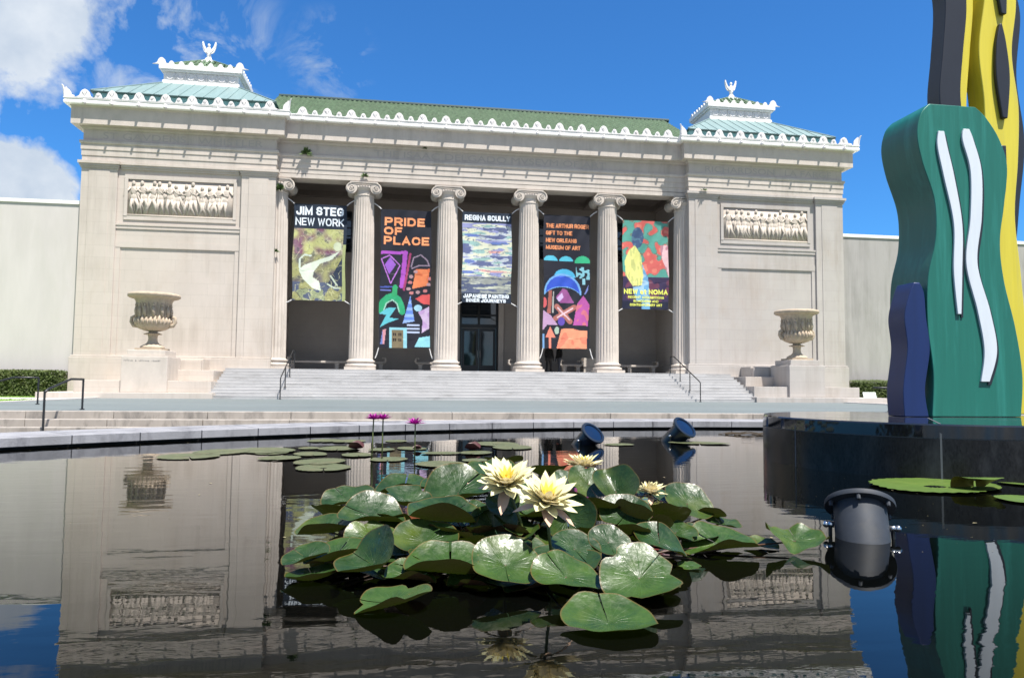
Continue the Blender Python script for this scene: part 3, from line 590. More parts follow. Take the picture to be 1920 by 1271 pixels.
q = MB(); q.box(x0, x1, 41.95, 42.2, 15.5, 16.16); q.add([(x0, y1 + .05, z1), (x1, y1 + .05, z1), (x1, 52, 16), (x0, 52, 16)], [(0, 1, 2, 3)]); q.build('roof_gutter_board', M['copper_m'], mus)

# ---------------- columns ----------------
cy = 42.0; H0, H1 = FLOOR, 12.34
RB, RT = .675, .555
def column(cx):
    P = []; nf = 24; zs = [2.20 + (11.55 - 2.20) * i / 14 for i in range(15)]
    for k in range(nf * 6):
        a = 2 * math.pi * k / (nf * 6); ph = (k % 6) / 6.0; d = 0 if ph < .01 else .052 * math.sin(math.pi * ph) ** .7
        col_ = []
        for z in zs:
            t = (z - 2.2) / 9.35; r = RB + (RT - RB) * (t ** 1.5); e = min(1, (z - 2.2) / .2 + .0, (11.55 - z) / .2 + .0) if z in (zs[0], zs[-1]) else 1
            rr = r - d * (0 if e < .01 else 1) * r / RB; col_.append((cx + rr * math.cos(a), cy + rr * math.sin(a), z))
        P.append(col_)
    q = MB(); q.grid(P, closeu=True)
    sh = q.build('column', M['stone_c'], mus, weld=False)
    q = MB(); q.box(cx - .84, cx + .84, cy - .84, cy + .84, H0, H0 + .17)
    q.lathe([(.83, .17), (.86, .21), (.87, .27), (.845, .325), (.78, .34), (.74, .37), (.725, .41), (.745, .45), (.78, .455), (.80, .49), (.79, .53), (.72, .55), (.69, .60), (.675, .62)], (cx, cy, H0), 48)
    q.build('column_base', M['stone_c'], sh, smooth='auto')
    # Ionic capital
    q = MB(); q.lathe([(.56, 11.50), (.585, 11.52), (.585, 11.56), (.56, 11.58), (.57, 11.80), (.66, 11.90), (.70, 11.98), (.6, 12.0)], (cx, cy, 0), 40)
    for s in (-1, 1):
        vx, vz = cx + s * .68, 11.90
        # scroll bolster running front to back, waisted in the middle
        Pg = []
        for j in range(9):
            t = j / 8; y = cy - .60 + 1.2 * t; r = .315 - .085 * math.sin(math.pi * t)
            Pg.append([(vx + r * math.cos(2 * math.pi * k / 20), y, vz + r * math.sin(2 * math.pi * k / 20)) for k in range(20)])
        q.grid(Pg, closev=True); k0 = len(q.v) - 180; q.f.append(tuple(range(k0, k0 + 20))); q.f.append(tuple(range(k0 + 160, k0 + 180))[::-1])
        for yy, dy in ((cy - .60, -1), (cy + .60, 1)):
            pts = []
            for k in range(44):
                a = math.pi / 2 - s * k * .33 * 1.0; r = .30 * (.955 ** k); pts.append((vx + r * math.cos(a) * 1, yy + dy * (.012 + .0006 * k), vz + r * math.sin(a)))
            q.tube(pts, [.030 * (.97 ** k) + .006 for k in range(44)], 6)
            q.ball((vx, yy + dy * .03, vz), (.05, .035, .05), 8, 6)
    P = []      # canalis sagging between the scrolls
    for i in range(13):
        x = cx - .68 + 1.36 * i / 12; sag = .045 * math.sin(math.pi * i / 12); P.append([(x, cy - .585, 12.20 - sag), (x, cy - .62, 12.19 - sag), (x, cy - .62, 12.15 - sag), (x, cy - .585, 12.14 - sag), (x, cy - .58, 12.02 - sag), (x, cy + .58, 12.02 - sag), (x, cy + .585, 12.20 - sag)])
    q.grid(P, closev=True, closeu=False)
    for k in range(5):      # egg row
        q.ball((cx - .30 + k * .15, cy - .62, 11.97), (.052, .04, .075), 8, 6)
    q.box(cx - .74, cx + .74, cy - .64, cy + .64, 12.20, 12.26); q.box(cx - .78, cx + .78, cy - .68 + .20, cy + .68, 12.261, 12.343)
    q.build('column_capital', M['stone_c'], sh, smooth='auto', weld=False)
    return sh
c0 = column(CX - 11.94)
for dx in (4.77, 9.55, 14.33, 19.11, 23.88): copy_part(c0, (dx, 0, 0))

# ---------------- porch ----------------
YW = 46.8
DX0, DX1, DZ = 3.50, 6.00, 6.4
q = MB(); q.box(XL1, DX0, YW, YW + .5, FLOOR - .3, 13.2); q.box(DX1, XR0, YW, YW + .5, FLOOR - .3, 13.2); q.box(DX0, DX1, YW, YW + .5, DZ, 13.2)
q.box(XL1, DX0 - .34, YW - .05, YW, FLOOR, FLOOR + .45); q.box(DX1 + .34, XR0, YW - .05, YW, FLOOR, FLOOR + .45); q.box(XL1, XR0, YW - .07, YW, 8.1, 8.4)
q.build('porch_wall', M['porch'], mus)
q = MB()
for a in (DX0 - .34, DX1): q.box(a, a + .34, YW - .16, YW + .1, FLOOR, DZ + .3)
q.box(DX0 - .5, DX1 + .5, YW - .26, YW + .1, DZ + .3, DZ + .62); q.build('door_surround', M['stone_c'], mus, bevel=.02)
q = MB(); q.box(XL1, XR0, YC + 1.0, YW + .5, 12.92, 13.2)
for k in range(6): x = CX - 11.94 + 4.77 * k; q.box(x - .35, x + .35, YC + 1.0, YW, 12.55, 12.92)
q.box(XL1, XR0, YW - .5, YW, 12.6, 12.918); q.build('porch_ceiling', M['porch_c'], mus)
for k in (0, 1, 3, 4):
    cx = CX - 9.55 + 4.775 * k; q = MB(); a, b, z0, z1 = cx - 1.35, cx + 1.35, 9.2, 11.75
    q.box(a, b, YW - .03, YW, z0, z1); w_ = q.build('window', M['glass'], mus)
    q = MB(); 
    for i in range(7): x = a + i * (b - a) / 6; q.box(x - .035, x + .035, YW - .08, YW - .03, z0, z1)
    for i in range(6): z = z0 + i * (z1 - z0) / 5; q.box(a, b, YW - .1, YW - .05, z - .035, z + .035)
    q.build('window_grille', M['bronze'], w_)
# bronze double door
q = MB(); y = YW + .12; q.box(DX0, DX0 + .14, y - .1, y + .1, FLOOR, DZ); q.box(DX1 - .14, DX1, y - .1, y + .1, FLOOR, DZ); q.box(DX0, DX1, y - .098, y + .1, DZ - .14, DZ - .001); q.box(DX0 + .14, DX1 - .14, y - .09, y + .1, 4.55, 4.80); q.box(DX0 + .14, DX1 - .14, y - .08, y + .1, 5.35, 5.45)
q.box(4.68, 4.82, y - .09, y + .1, 4.8, DZ - .14)
door = q.build('door', M['bronze'], mus, bevel=.01)
for (a, b) in ((DX0 + .15, 4.745), (4.755, DX1 - .15)):
    q = MB(); q.box(a, a + .16, y - .06, y + .04, FLOOR + .02, 4.54); q.box(b - .16, b, y - .06, y + .04, FLOOR + .02, 4.54); q.box(a + .16, b - .16, y - .058, y + .04, FLOOR + .02, FLOOR + .5); q.box(a + .16, b - .16, y - .058, y + .04, 4.36, 4.54)
    q.build('door_leaf', M['bronze'], door)
    q = MB(); q.box(a + .16, b - .16, y - .01, y + .01, FLOOR + .5, 4.36); q.build('glass_pane', M['glass'], door)
    q = MB(); hx = b - .08 if a < 4 else a + .08; q.tube([(hx, y - .06, 2.6), (hx, y - .13, 2.65), (hx, y - .13, 3.1), (hx, y - .06, 3.15)], .02, 6); q.build('door_handle', M['chrome'], door)
q = MB(); q.box(DX0 + .14, DX1 - .14, y + .0, y + .02, 4.8, DZ - .14); q.build('transom_pane', M['glass'], door)

# stone benches in the porch
def bench(a, b, lab):
    t = thing('stone_bench', ((a + b) / 2, 44.78, FLOOR), lab, 'bench', 'stone benches in the porch')
    q = MB(); q.box(a, b, 44.50, 45.05, FLOOR + .46, FLOOR + .58); q.build('seat', M['stone_c'], t, bevel=.02)
    for x in (a + .12, b - .34) if b - a < 3 else (a + .12, (a + b) / 2 - .11, b - .34):
        q = MB(); q.prism([(x - .05, FLOOR), (x + .27, FLOOR), (x + .22, FLOOR + .12), (x + .22, FLOOR + .36), (x + .27, FLOOR + .458), (x - .05, FLOOR + .458), (x, FLOOR + .36), (x, FLOOR + .12)], 44.55, 45.0); q.build('leg', M['stone_c'], t)
    for x, s in ((a, -1), (b, 1)):
        q = MB(); pts = [(x, 44.78, FLOOR + .5), (x + s * .06, 44.78, FLOOR + .62), (x + s * .03, 44.78, FLOOR + .8), (x - s * .1, 44.78, FLOOR + .84), (x - s * .13, 44.78, FLOOR + .76)]
        P = [[(p[0] + dx, yy, p[2] + dz) for (dx, yy, dz) in ((-.05, 44.52, 0), (.05, 44.52, 0), (.05, 45.03, 0), (-.05, 45.03, 0))] for p in pts]
        q.grid(P, closev=True); q.build('scroll_arm', M['stone_c'], t, bevel=.015)
bench(-6.75, -1.15, 'long stone porch bench behind the two leftmost column bays')
bench(.75, 2.85, 'short stone porch bench left of the bronze door')
bench(6.45, 8.15, 'stone porch bench with scroll end right of the bronze door')
bench(9.7, 11.0, 'short stone porch bench beside the white box pedestal')
bench(12.3, 15.9, 'stone porch bench in shade behind the rightmost banner')
q = MB(); q.box(11.15, 12.0, 44.6, 45.3, FLOOR, FLOOR + .42); q.box(11.12, 12.03, 44.55, 45.33, FLOOR + .421, FLOOR + .98); tag(q.build('stone_box', M['stone_c'], bevel=.02), 'square pale stone box on the porch floor near the fourth column', 'stone block')

# little winged figures on the lanterns
def winged(c, lab):
    x, y = c; z = 20.42; t = MB(); t.box(x - .42, x + .42, y - .3, y + .3, z - .1, z + .02); t.box(x - .3, x + .3, y - .22, y + .22, z + .021, z + .1)
    t.tube([(x, y, z + .08), (x + .02, y, z + .32), (x, y - .03, z + .58), (x, y - .02, z + .84), (x, y, z + .98)], [.16, .13, .12, .14, .06], 10); t.ball((x, y - .02, z + 1.08), (.085, .09, .11), 10, 8)
    for s in (-1, 1):
        V = [(x + s * .06, z + .62), (x + s * .16, z + .60), (x + s * .30, z + .72), (x + s * .38, z + .95), (x + s * .42, z + 1.2), (x + s * .40, z + 1.36), (x + s * .34, z + 1.34), (x + s * .28, z + 1.12), (x + s * .17, z + .92), (x + s * .06, z + .84)]
        t.prism(V, y + .03, y + .10)
        for k in range(3): t.tube([(x + s * (.12 + .05 * k), y + .02, z + .68 + .05 * k), (x + s * (.24 + .06 * k), y + .02, z + .92 + .08 * k), (x + s * (.31 + .045 * k), y + .02, z + 1.15 + .07 * k)], .022, 5)
        t.tube([(x + s * .09, y - .04, z + .80), (x + s * .17, y - .14, z + .62), (x + s * .08, y - .2, z + .56)], [.05, .04, .03], 6); t.ball((x + s * .12, y - .03, z + .16), (.09, .16, .12), 8, 6)
    tag(t.build('winged_statue', M['white'], base=(x, y, z - .1)), lab, 'statue', 'winged statues on the roof lanterns')
winged(cL, 'white winged statue on top of the left roof lantern'); winged(cR, 'white winged statue on top of the right roof lantern')

# weeds growing on the entablature
def weed(x, y, z, r, lab, n=60, seed=1):
    rn = random.Random(seed); q = MB()
    for k in range(n):
        a = rn.uniform(0, 6.28); e = rn.uniform(-.2, 1.3); l = r * rn.uniform(.4, 1.1); d = Vector((math.cos(a) * math.cos(e), -abs(math.sin(a)) * math.cos(e), math.sin(e))); p = Vector((x, y, z)); tip = p + d * l - Vector((0, 0, .25 * l * rn.random())); sd_ = d.orthogonal().normalized() * l * .16; m_ = p.lerp(tip, .6)
        q.add([p, m_ + sd_, tip, m_ - sd_], [(0, 1, 2, 3)])
    tag(q.build('weed_tuft', M['weed'], weld=False, base=(x, y, z)), lab, 'weed', 'weeds growing from the stonework')
weed(-5.65, 41.36, 13.68, .42, 'bushy weed on the ledge under the left end of the portico frieze', 80, 1)
weed(-2.4, 41.43, 12.60, .28, 'small weed above the leftmost free-standing column', 40, 2)
weed(-7.0, 41.4, 11.6, .42, 'green weed hanging beside the far left half column capital', 60, 3)
weed(.95, 41.35, 14.35, .25, 'dark tuft high on the portico frieze under the cornice', 30, 5)
weed(17.5, 40.82, 12.6, .25, 'small weed on the ledge at the left end of the right wing', 30, 4)
weed(-7.1, 41.3, 8.1, .25, 'tiny weed on the joint halfway down the far left half column', 25, 6)
# =====================================================================
#  SETTING
# =====================================================================
PC, PR = Vector((6.6, -1.8, 0)), 17.0      # pool centre and radius
q = MB(); ring = 96; rad = (PR + 1.1, 40, 110, 2000)
P = [[(PC.x + r * math.cos(2 * math.pi * k / ring), PC.y + r * math.sin(2 * math.pi * k / ring), -.42) for r in rad] for k in range(ring)]
q.grid(P, closeu=True, flip=False); tag(q.build('ground', M['soil']), kind='structure')
# terrace with steps towards the pool
TX0, TX1 = -13.9, 23.4
q = MB(); q.box(TX0, TX1, 20.8, 41.0, -.3, .12); tag(q.build('terrace', M['slate']), kind='structure')
def blocks(x0, x1, y0, y1, z0, z1, n, seed, m=None):
    rn = random.Random(seed); q = MB(); xs = [x0 + (x1 - x0) * (k + rn.uniform(-.12, .12) * (0 < k < n)) / n for k in range(n + 1)]
    for a, b in zip(xs, xs[1:]): q.box(a + .006, b - .006, y0, y1 + rn.uniform(0, .003), z0, z1 + rn.uniform(-.004, .0))
    return q
for k, (ya, yb, z1) in enumerate(((20.42, 20.82, .124), (20.0, 20.41, -.065), (19.58, 19.99, -.245))):
    q = blocks(TX0 - .02, TX1 + .02, ya, yb, -.45, z1, 17, k); tag(q.build('terrace_step', M['kerb'], bevel=.012), kind='structure')
# lawns and their kerbs
for (a, b, nm) in ((-60, TX0 - .3, 'lawn'), (TX1 + .3, 70, 'lawn')):
    q = MB(); q.box(a, b, 24.0, 46, -.4, .10); tag(q.build(nm, M['lawn']), kind='structure')
q = MB(); q.box(TX0 - .3, TX0, 20.9, 41, -.4, .16); q.box(TX1, TX1 + .3, 20.9, 41, -.4, .16); tag(q.build('kerb', M['concrete_l']), kind='structure')
q = MB(); q.add([(-18.5, 34.0, .108), (TX0 - .3, 34.0, .108), (TX0 - .3, 37.2, .108), (-18.5, 37.2, .108)], [(0, 1, 2, 3)]); q.add([(TX1 + .3, 34.0, .108), (30, 34.0, .108), (30, 37.2, .108), (TX1 + .3, 37.2, .108)], [(0, 1, 2, 3)]); tag(q.build('path', M['concrete_l']), kind='structure')
# grass blades at the lawn edge that is in view
rn = random.Random(4); q = MB()
for k in range(5200):
    x = rn.uniform(-19.5, TX0 - .35); y = rn.uniform(24.5, 44) ; h = rn.uniform(.03, .08); a = rn.uniform(0, 6.28)
    if y > 33.9 and y < 37.3 and x > -18.6: continue
    dx, dy = .012 * math.cos(a), .012 * math.sin(a); q.add([(x - dx, y - dy, .1), (x + dx, y + dy, .1), (x + rn.uniform(-.03, .03), y + rn.uniform(-.03, .03), .1 + h)], [(0, 1, 2)])
tag(q.build('grass', M['lawn'], weld=False), 'bright green grass at the left end of the terrace', 'grass', kind='stuff')

# stairs up to the porch
SX0, SX1 = -9.25, mir(-9.25)
q = MB(); n = 10; rise = (FLOOR - .12) / n; tread = .40; ys0 = 36.45
prof = []
for k in range(n):
    y = ys0 + k * tread; z = .12 + k * rise; prof += [(y, z), (y, z + rise - .03), (y - .006, z + rise - .028), (y - .006, z + rise)]
P = [[(x, y, z) for y, z in prof] + [(x, 46.8, FLOOR), (x, 46.8, -.3), (x, ys0, -.3)] for x in (SX0, SX1)]
q.grid(P, closev=True, flip=True); k0 = len(P[0]); q.f.append(tuple(range(k0))); q.f.append(tuple(range(k0, 2 * k0))[::-1])
tag(q.build('stairs', M['marble'], bevel=.004), kind='structure')
q = MB(); q.box(XL1 + .01, XR0 - .01, 41.0, 46.79, FLOOR + .001, FLOOR + .005); tag(q.build('porch_floor', mat('porch_floor_stone', (.36, .35, .34), .5, .08, 1, joints=(1.4, 1.4, .1, 'xy'))), kind='structure')

# stepped cheek walls beside the stairs
def cheek(s, lab):
    X = (lambda x: x) if s < 0 else mir
    def bx(q, a, b, *r): a, b = sorted((X(a), X(b))); q.box(a, b, *r)
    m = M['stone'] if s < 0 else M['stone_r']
    t = thing('stair_side_wall', (X(-12.2), 39, .12), lab, 'low wall', 'stepped stone walls beside the stairs')
    q = MB(); bx(q, -16.65, -8.93, 36.3, 40.9, -.2, .385); q.build('bottom_slab', m, t, bevel=.015)
    q = MB(); bx(q, -15.4, -9.22, 37.15, 40.88, .386, .95); q.build('second_block', m, t, bevel=.015)
    q = MB(); bx(q, -11.3, -9.5, 38.7, 40.86, .951, 1.50); q.build('third_block', m, t, bevel=.015)
    q = MB(); bx(q, -13.4, -10.25, 39.6, 40.84, 1.501, 2.10); bx(q, -13.4, -10.28, 39.3, 39.6, 1.501, 2.02); q.build('top_block', m, t, bevel=.015)
cheek(-1, 'stepped stone side wall left of the stairs'); cheek(1, 'stepped stone side wall right of the stairs')

# urn pedestals and urns
UXL = -12.24; UXR = mir(UXL)
def pedestal(x, lab, m, text):
    t = thing('urn_pedestal', (x, 38.05, .385), lab, 'pedestal', 'stone urn pedestals')
    q = MB(); q.box(x - 1.04, x + 1.04, 37.0, 39.1, .387, 2.10); b = q.build('die', m, t, bevel=.02)
    q = MB(); q.box(x - 1.0, x + 1.0, 37.05, 39.05, 2.101, 2.15); q.build('cap', m, t, bevel=.01)
    q = MB(); q.box(x - .86, x + .86, 37.2, 38.9, 2.151, 2.42); q.build('plinth_block', m, t, bevel=.02)
    if text:
        rn = random.Random(5); xx = x - .92
        for wl in (6, 1, 7, 6):
            q = MB()
            for k in range(wl):
                h = rn.uniform(.05, .09); q.box(xx, xx + .02, 36.996, 37.0, 1.86, 1.86 + h); q.box(xx, xx + .05, 36.995, 37.0, 1.86 + rn.choice((0, h * .5, h)), 1.875 + h * .6); xx += .068
            xx += .1
            q.build('worn_inscription', M['carve_shade2'], t)
pedestal(UXL, 'square stone pedestal under the left urn, with a worn line of lettering', M['stone_c'], True)
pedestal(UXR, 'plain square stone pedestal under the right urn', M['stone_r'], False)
def urn(x, lab, seed):
    y = 38.05; z = 2.421; before = set(bpy.data.objects); t = thing('urn', (x, y, z), lab, 'urn', 'large carved urns')
    q = MB(); q.box(x - .62, x + .62, y - .62, y + .62, z, z + .10); q.lathe([(.55, .10), (.56, .14), (.53, .19), (.42, .25), (.30, .31), (.23, .40), (.205, .52), (.215, .66), (.25, .72), (.42, .73), (.43, .75), (.30, .79), (.20, .82), (.21, .86), (.24, .88)], (x, y, z), 40)
    q.build('foot', M['urn'], t, smooth='auto')
    q = MB(); q.lathe([(.20, .86), (.40, .90), (.62, .98), (.75, 1.09), (.81, 1.22), (.80, 1.32), (.74, 1.38)], (x, y, z), 96, fn=lambda a, zz, r: 1 + .035 * abs(math.sin(a * 12)) ** .6)
    rn = random.Random(seed)
    for k in range(26):      # leaf collar
        a = 2 * math.pi * k / 26; r = .80; q.tube([(x + .78 * math.cos(a), y + .78 * math.sin(a), z + 1.16), (x + .81 * math.cos(a), y + .81 * math.sin(a), z + 1.34), (x + .76 * math.cos(a + .05), y + .76 * math.sin(a + .05), z + 1.50 + rn.uniform(-.04, .06))], [.07, .085, .03], 6)
    q.build('bowl', M['urn'], t, smooth=True, weld=False)
    q = MB(); q.lathe([(.74, 1.34), (.76, 1.5), (.755, 1.75), (.775, 2.0), (.83, 2.22), (.90, 2.32), (1.0, 2.36), (1.06, 2.37)], (x, y, z), 64, cap=False)
    for k in range(14):      # figures round the body
        a = 2 * math.pi * (k + .3 * rn.random()) / 14; c, s = math.cos(a), math.sin(a)
        q.ball((x + .79 * c, y + .79 * s, z + 2.02), (.065, .065, .08)); q.tube([(x + .77 * c, y + .77 * s, z + 1.95), (x + .79 * c, y + .79 * s, z + 1.76), (x + .78 * math.cos(a + .06), y + .78 * math.sin(a + .06), z + 1.5)], [.07, .10, .05], 7)
        b = a + rn.uniform(-.22, .22); q.tube([(x + .79 * c, y + .79 * s, z + 1.9), (x + .84 * math.cos(b), y + .84 * math.sin(b), z + rn.uniform(1.6, 1.9))], [.045, .03], 5)
        a2 = a + .22; q.tube([(x + .76 * math.cos(a2), y + .76 * math.sin(a2), z + 1.45), (x + .78 * math.cos(a2 + .05), y + .78 * math.sin(a2 + .05), z + 1.75), (x + .80 * math.cos(a2 - .03), y + .80 * math.sin(a2 - .03), z + 2.15)], [.02, .03, .02], 5)
    q.build('body', M['urn'], t, smooth=True, weld=False)
    q = MB(); q.lathe([(.98, 2.34), (1.12, 2.37), (1.19, 2.42), (1.195, 2.49), (1.16, 2.545), (1.06, 2.57), (.95, 2.55), (.80, 2.42)], (x, y, z), 72, cap=False); q.build('rim', M['urn'], t, smooth=True)
    for s in (-1, 1):
        q = MB(); pts = [(x + s * .70, y, z + 1.12), (x + s * .92, y, z + 1.14), (x + s * 1.03, y, z + 1.30), (x + s * 1.0, y, z + 1.48), (x + s * .90, y, z + 1.54), (x + s * .82, y, z + 1.46)]
        q.tube(pts, [.10, .10, .085, .08, .075, .07], 8); q.build('handle', M['urn'], t, smooth=True)
    for o in set(bpy.data.objects) - before:
        if o.type == 'MESH':
            for v in o.data.vertices: v.co.z *= 1.09
urn(UXL, 'large carved stone urn on the lettered pedestal left of the stairs', 1); urn(UXR, 'large carved stone urn on the plain pedestal right of the stairs', 2)

# annex blocks behind
def annex(x0, x1, m, lab):
    t = thing('museum_annex', ((x0 + x1) / 2, 41.25, 0), lab, 'building')
    nn = 8 if x0 > 0 else 1; xs = [x0 + (x1 - x0) * k / nn for k in range(nn + 1)]
    q = MB()
    for a, b in zip(xs, xs[1:]): q.box(a + .012, b - .012, 41.25, 58, -.3, 10.25)
    q.box(x0 + .05, x1 - .05, 41.254, 57.9, -.3, 10.2); q.build('wall', m, t)
    q = MB(); q.box(x0 - .02, x1 + .02, 41.19, 58, 10.25, 10.44); q.build('coping', M['white'], t)
annex(-45.0, XL0, M['concrete_l'], 'plain cream concrete annex left of the museum behind the hedge')
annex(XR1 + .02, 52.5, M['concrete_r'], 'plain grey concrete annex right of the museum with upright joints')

def hedge(x0, x1, y0, y1, z1, n, seed, lab):
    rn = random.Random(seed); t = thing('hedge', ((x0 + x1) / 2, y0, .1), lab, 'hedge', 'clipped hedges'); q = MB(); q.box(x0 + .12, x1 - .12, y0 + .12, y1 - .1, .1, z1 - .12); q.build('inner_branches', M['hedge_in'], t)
    q = MB()
    for k in range(n):
        f = rn.random(); x = rn.uniform(x0, x1)
        if f < .66: p = Vector((x, y0 + rn.uniform(-.03, .12), rn.uniform(.1, z1)))
        elif f < .88: p = Vector((x, rn.uniform(y0, y1), z1 + rn.uniform(-.1, .04)))
        else: p = Vector((rn.choice((x0, x1)) + rn.uniform(-.05, .05), rn.uniform(y0, y1), rn.uniform(.1, z1)))
        a = Vector((rn.gauss(0, 1), rn.gauss(0, 1), rn.gauss(0, 1))).normalized(); b = a.orthogonal().normalized(); s = rn.uniform(.035, .075)
        q.add([p - a * s, p + b * s * .5, p + a * s, p - b * s * .5], [(0, 1, 2, 3)])
    q.build('leaves', M['hedge'], t, weld=False)
hedge(-27, -17.35, 40.0, 41.2, 1.40, 15000, 1, 'clipped green hedge left of the museum')
hedge(26.95, 38, 40.2, 41.4, 1.38, 13000, 2, 'clipped green hedge right of the museum')

# hand rails
def rail(name, pts, posts, lab, grp='black iron handrails'):
    t = thing(name, posts[0][0], lab, 'handrail', grp); q = MB(); q.tube(pts, .03, 8); q.build('rail', M['black'], t, smooth=True)
    for a, b in posts: q = MB(); q.tube([a, b], .028, 8); q.lathe([(.06, 0), (.06, .025), (.03, .03)], a, 12); q.build('post', M['black'], t)
RX = -5.82
for x, lab in ((RX, 'black handrail on the left side of the museum stairs'), (mir(RX) - .05, 'black handrail on the right side of the museum stairs')):
    rail('handrail', [(x, 36.2, 1.12), (x, 36.35, 1.2), (x, 39.95, 2.62), (x, 40.5, 2.62)], [((x, 36.2, .12), (x, 36.2, 1.12)), ((x, 37.6, .70), (x, 37.6, 1.70)), ((x, 39.0, 1.2), (x, 39.0, 2.24)), ((x, 40.5, 1.655), (x, 40.5, 2.62))], lab)
x = -8.66
rail('handrail', [(x, 19.35, .62), (x, 19.55, .70), (x, 20.75, .95), (x, 21.5, .95)], [((x, 19.35, -.42), (x, 19.35, .62)), ((x, 21.5, .12), (x, 21.5, .95))], 'nearest black handrail, on the low terrace steps at the left')
rail('handrail', [(-14.6, 26.2, .55), (-13.6, 26.2, .72), (-12.7, 26.2, 1.0), (-11.93, 26.2, 1.0)], [((-11.93, 26.2, .12), (-11.93, 26.2, 1.0)), ((-14.6, 26.2, -.1), (-14.6, 26.2, .55))], 'black handrail in front of the left hedge')
x = 16.29
rail('handrail', [(x - .55, 22.7, .93), (x, 22.7, .93), (x + 1.3, 22.7, .93)], [((x, 22.7, .12), (x, 22.7, .93)), ((x + 1.3, 22.7, .12), (x + 1.3, 22.7, .93))], 'black handrail beside the blue part of the sculpture, in front of the right hedge')
t = thing('plaque', (27.5, 40.4, .1), 'small white plaque before the right hedge', 'sign')
q = MB(); q.add([(27.1, 40, .34), (27.92, 40, .34), (27.92, 40.12, .68), (27.1, 40.12, .68), (27.1, 40.04, .33), (27.92, 40.04, .33), (27.92, 40.16, .67), (27.1, 40.16, .67)], [(0, 1, 2, 3), (7, 6, 5, 4), (0, 4, 5, 1), (1, 5, 6, 2), (2, 6, 7, 3), (3, 7, 4, 0)]); q.build('panel', M['signw'], t)
q = MB(); q.box(27.4, 27.62, 40.1, 40.2, .08, .5); q.build('post', M['black'], t)

# ---------------- pool ----------------
q = MB(); nb = 118; n_in, n_out = PR - .16, PR + .95
rn = random.Random(11)
for k in range(nb):
    a0, a1 = 2 * math.pi * k / nb + .0004, 2 * math.pi * (k + 1) / nb - .0004; dz = rn.uniform(-.003, .003); V = []
    for a in (a0, (a0 + a1) / 2, a1):
        for r, z in ((n_in, .035), (n_in, .16 + dz), (n_out, .165 + dz), (n_out, .035)): V.append((PC.x + r * math.cos(a), PC.y + r * math.sin(a), z))
    q.add(V, [(0, 4, 5, 1), (1, 5, 6, 2), (2, 6, 7, 3), (3, 7, 4, 0), (4, 8, 9, 5), (5, 9, 10, 6), (6, 10, 11, 7), (7, 11, 8, 4), (0, 1, 2, 3), (11, 10, 9, 8)])
tag(q.build('pool_coping', M['coping'], bevel=.006), kind='structure')
q = MB(); P = [[(PC.x + r * math.cos(2 * math.pi * k / 128), PC.y + r * math.sin(2 * math.pi * k / 128), z) for r, z in ((PR, -.5), (PR, .036), (PR + .85, .036), (PR + .85, -.45))] for k in range(128)]
q.grid(P, closeu=True); tag(q.build('pool_wall', M['blackwall']), kind='structure')
wm = bpy.data.materials.new('pool_water'); wm.use_nodes = True; nt = wm.node_tree; nt.nodes.clear(); L = nt.links.new
b = NT(nt, 'ShaderNodeBsdfPrincipled', Roughness=0.0, IOR=1.335); out = NT(nt, 'ShaderNodeOutputMaterial'); L(b.outputs[0], out.inputs[0]); b.inputs['Base Color'].default_value = (.0010, .0012, .0010, 1)
g = NT(nt, 'ShaderNodeNewGeometry'); mp = NT(nt, 'ShaderNodeMapping'); L(g.outputs['Position'], mp.inputs[0]); mp.inputs['Scale'].default_value = (.5, 1.3, 1); mp.inputs['Rotation'].default_value = (0, 0, .12)
n1 = NT(nt, 'ShaderNodeTexNoise', Scale=4.2, Detail=1.5, Roughness=.45, Distortion=.4); L(mp.outputs[0], n1.inputs['Vector'])
n2 = NT(nt, 'ShaderNodeTexNoise', Scale=17.0, Detail=2.0, Roughness=.5, Distortion=.8); L(mp.outputs[0], n2.inputs['Vector'])
n3 = NT(nt, 'ShaderNodeTexNoise', Scale=.45, Detail=2.0); L(g.outputs['Position'], n3.inputs['Vector'])
mr = NT(nt, 'ShaderNodeMapRange'); L(n3.outputs[0], mr.inputs[0]); mr.inputs['From Min'].default_value = .35; mr.inputs['From Max'].default_value = .65; mr.inputs['To Min'].default_value = .35; mr.inputs['To Max'].default_value = 1.3
def wmul(a, b):
    m = NT(nt, 'ShaderNodeMath', operation='MULTIPLY'); L(a, m.inputs[0])
    if isinstance(b, float): m.inputs[1].default_value = b
    else: L(b, m.inputs[1])
    return m.outputs[0]
h = NT(nt, 'ShaderNodeMath', operation='ADD'); L(n1.outputs[0], h.inputs[0]); L(wmul(n2.outputs[0], .10), h.inputs[1])
bp = NT(nt, 'ShaderNodeBump', Strength=1.0, Distance=.00145); L(wmul(h.outputs[0], mr.outputs[0]), bp.inputs['Height']); L(bp.outputs[0], b.inputs['Normal'])
q = MB(); q.add([(PC.x + (PR + .02) * math.cos(2 * math.pi * k / 128), PC.y + (PR + .02) * math.sin(2 * math.pi * k / 128), 0) for k in range(128)], [tuple(range(128))]); tag(q.build('water', wm), kind='structure')

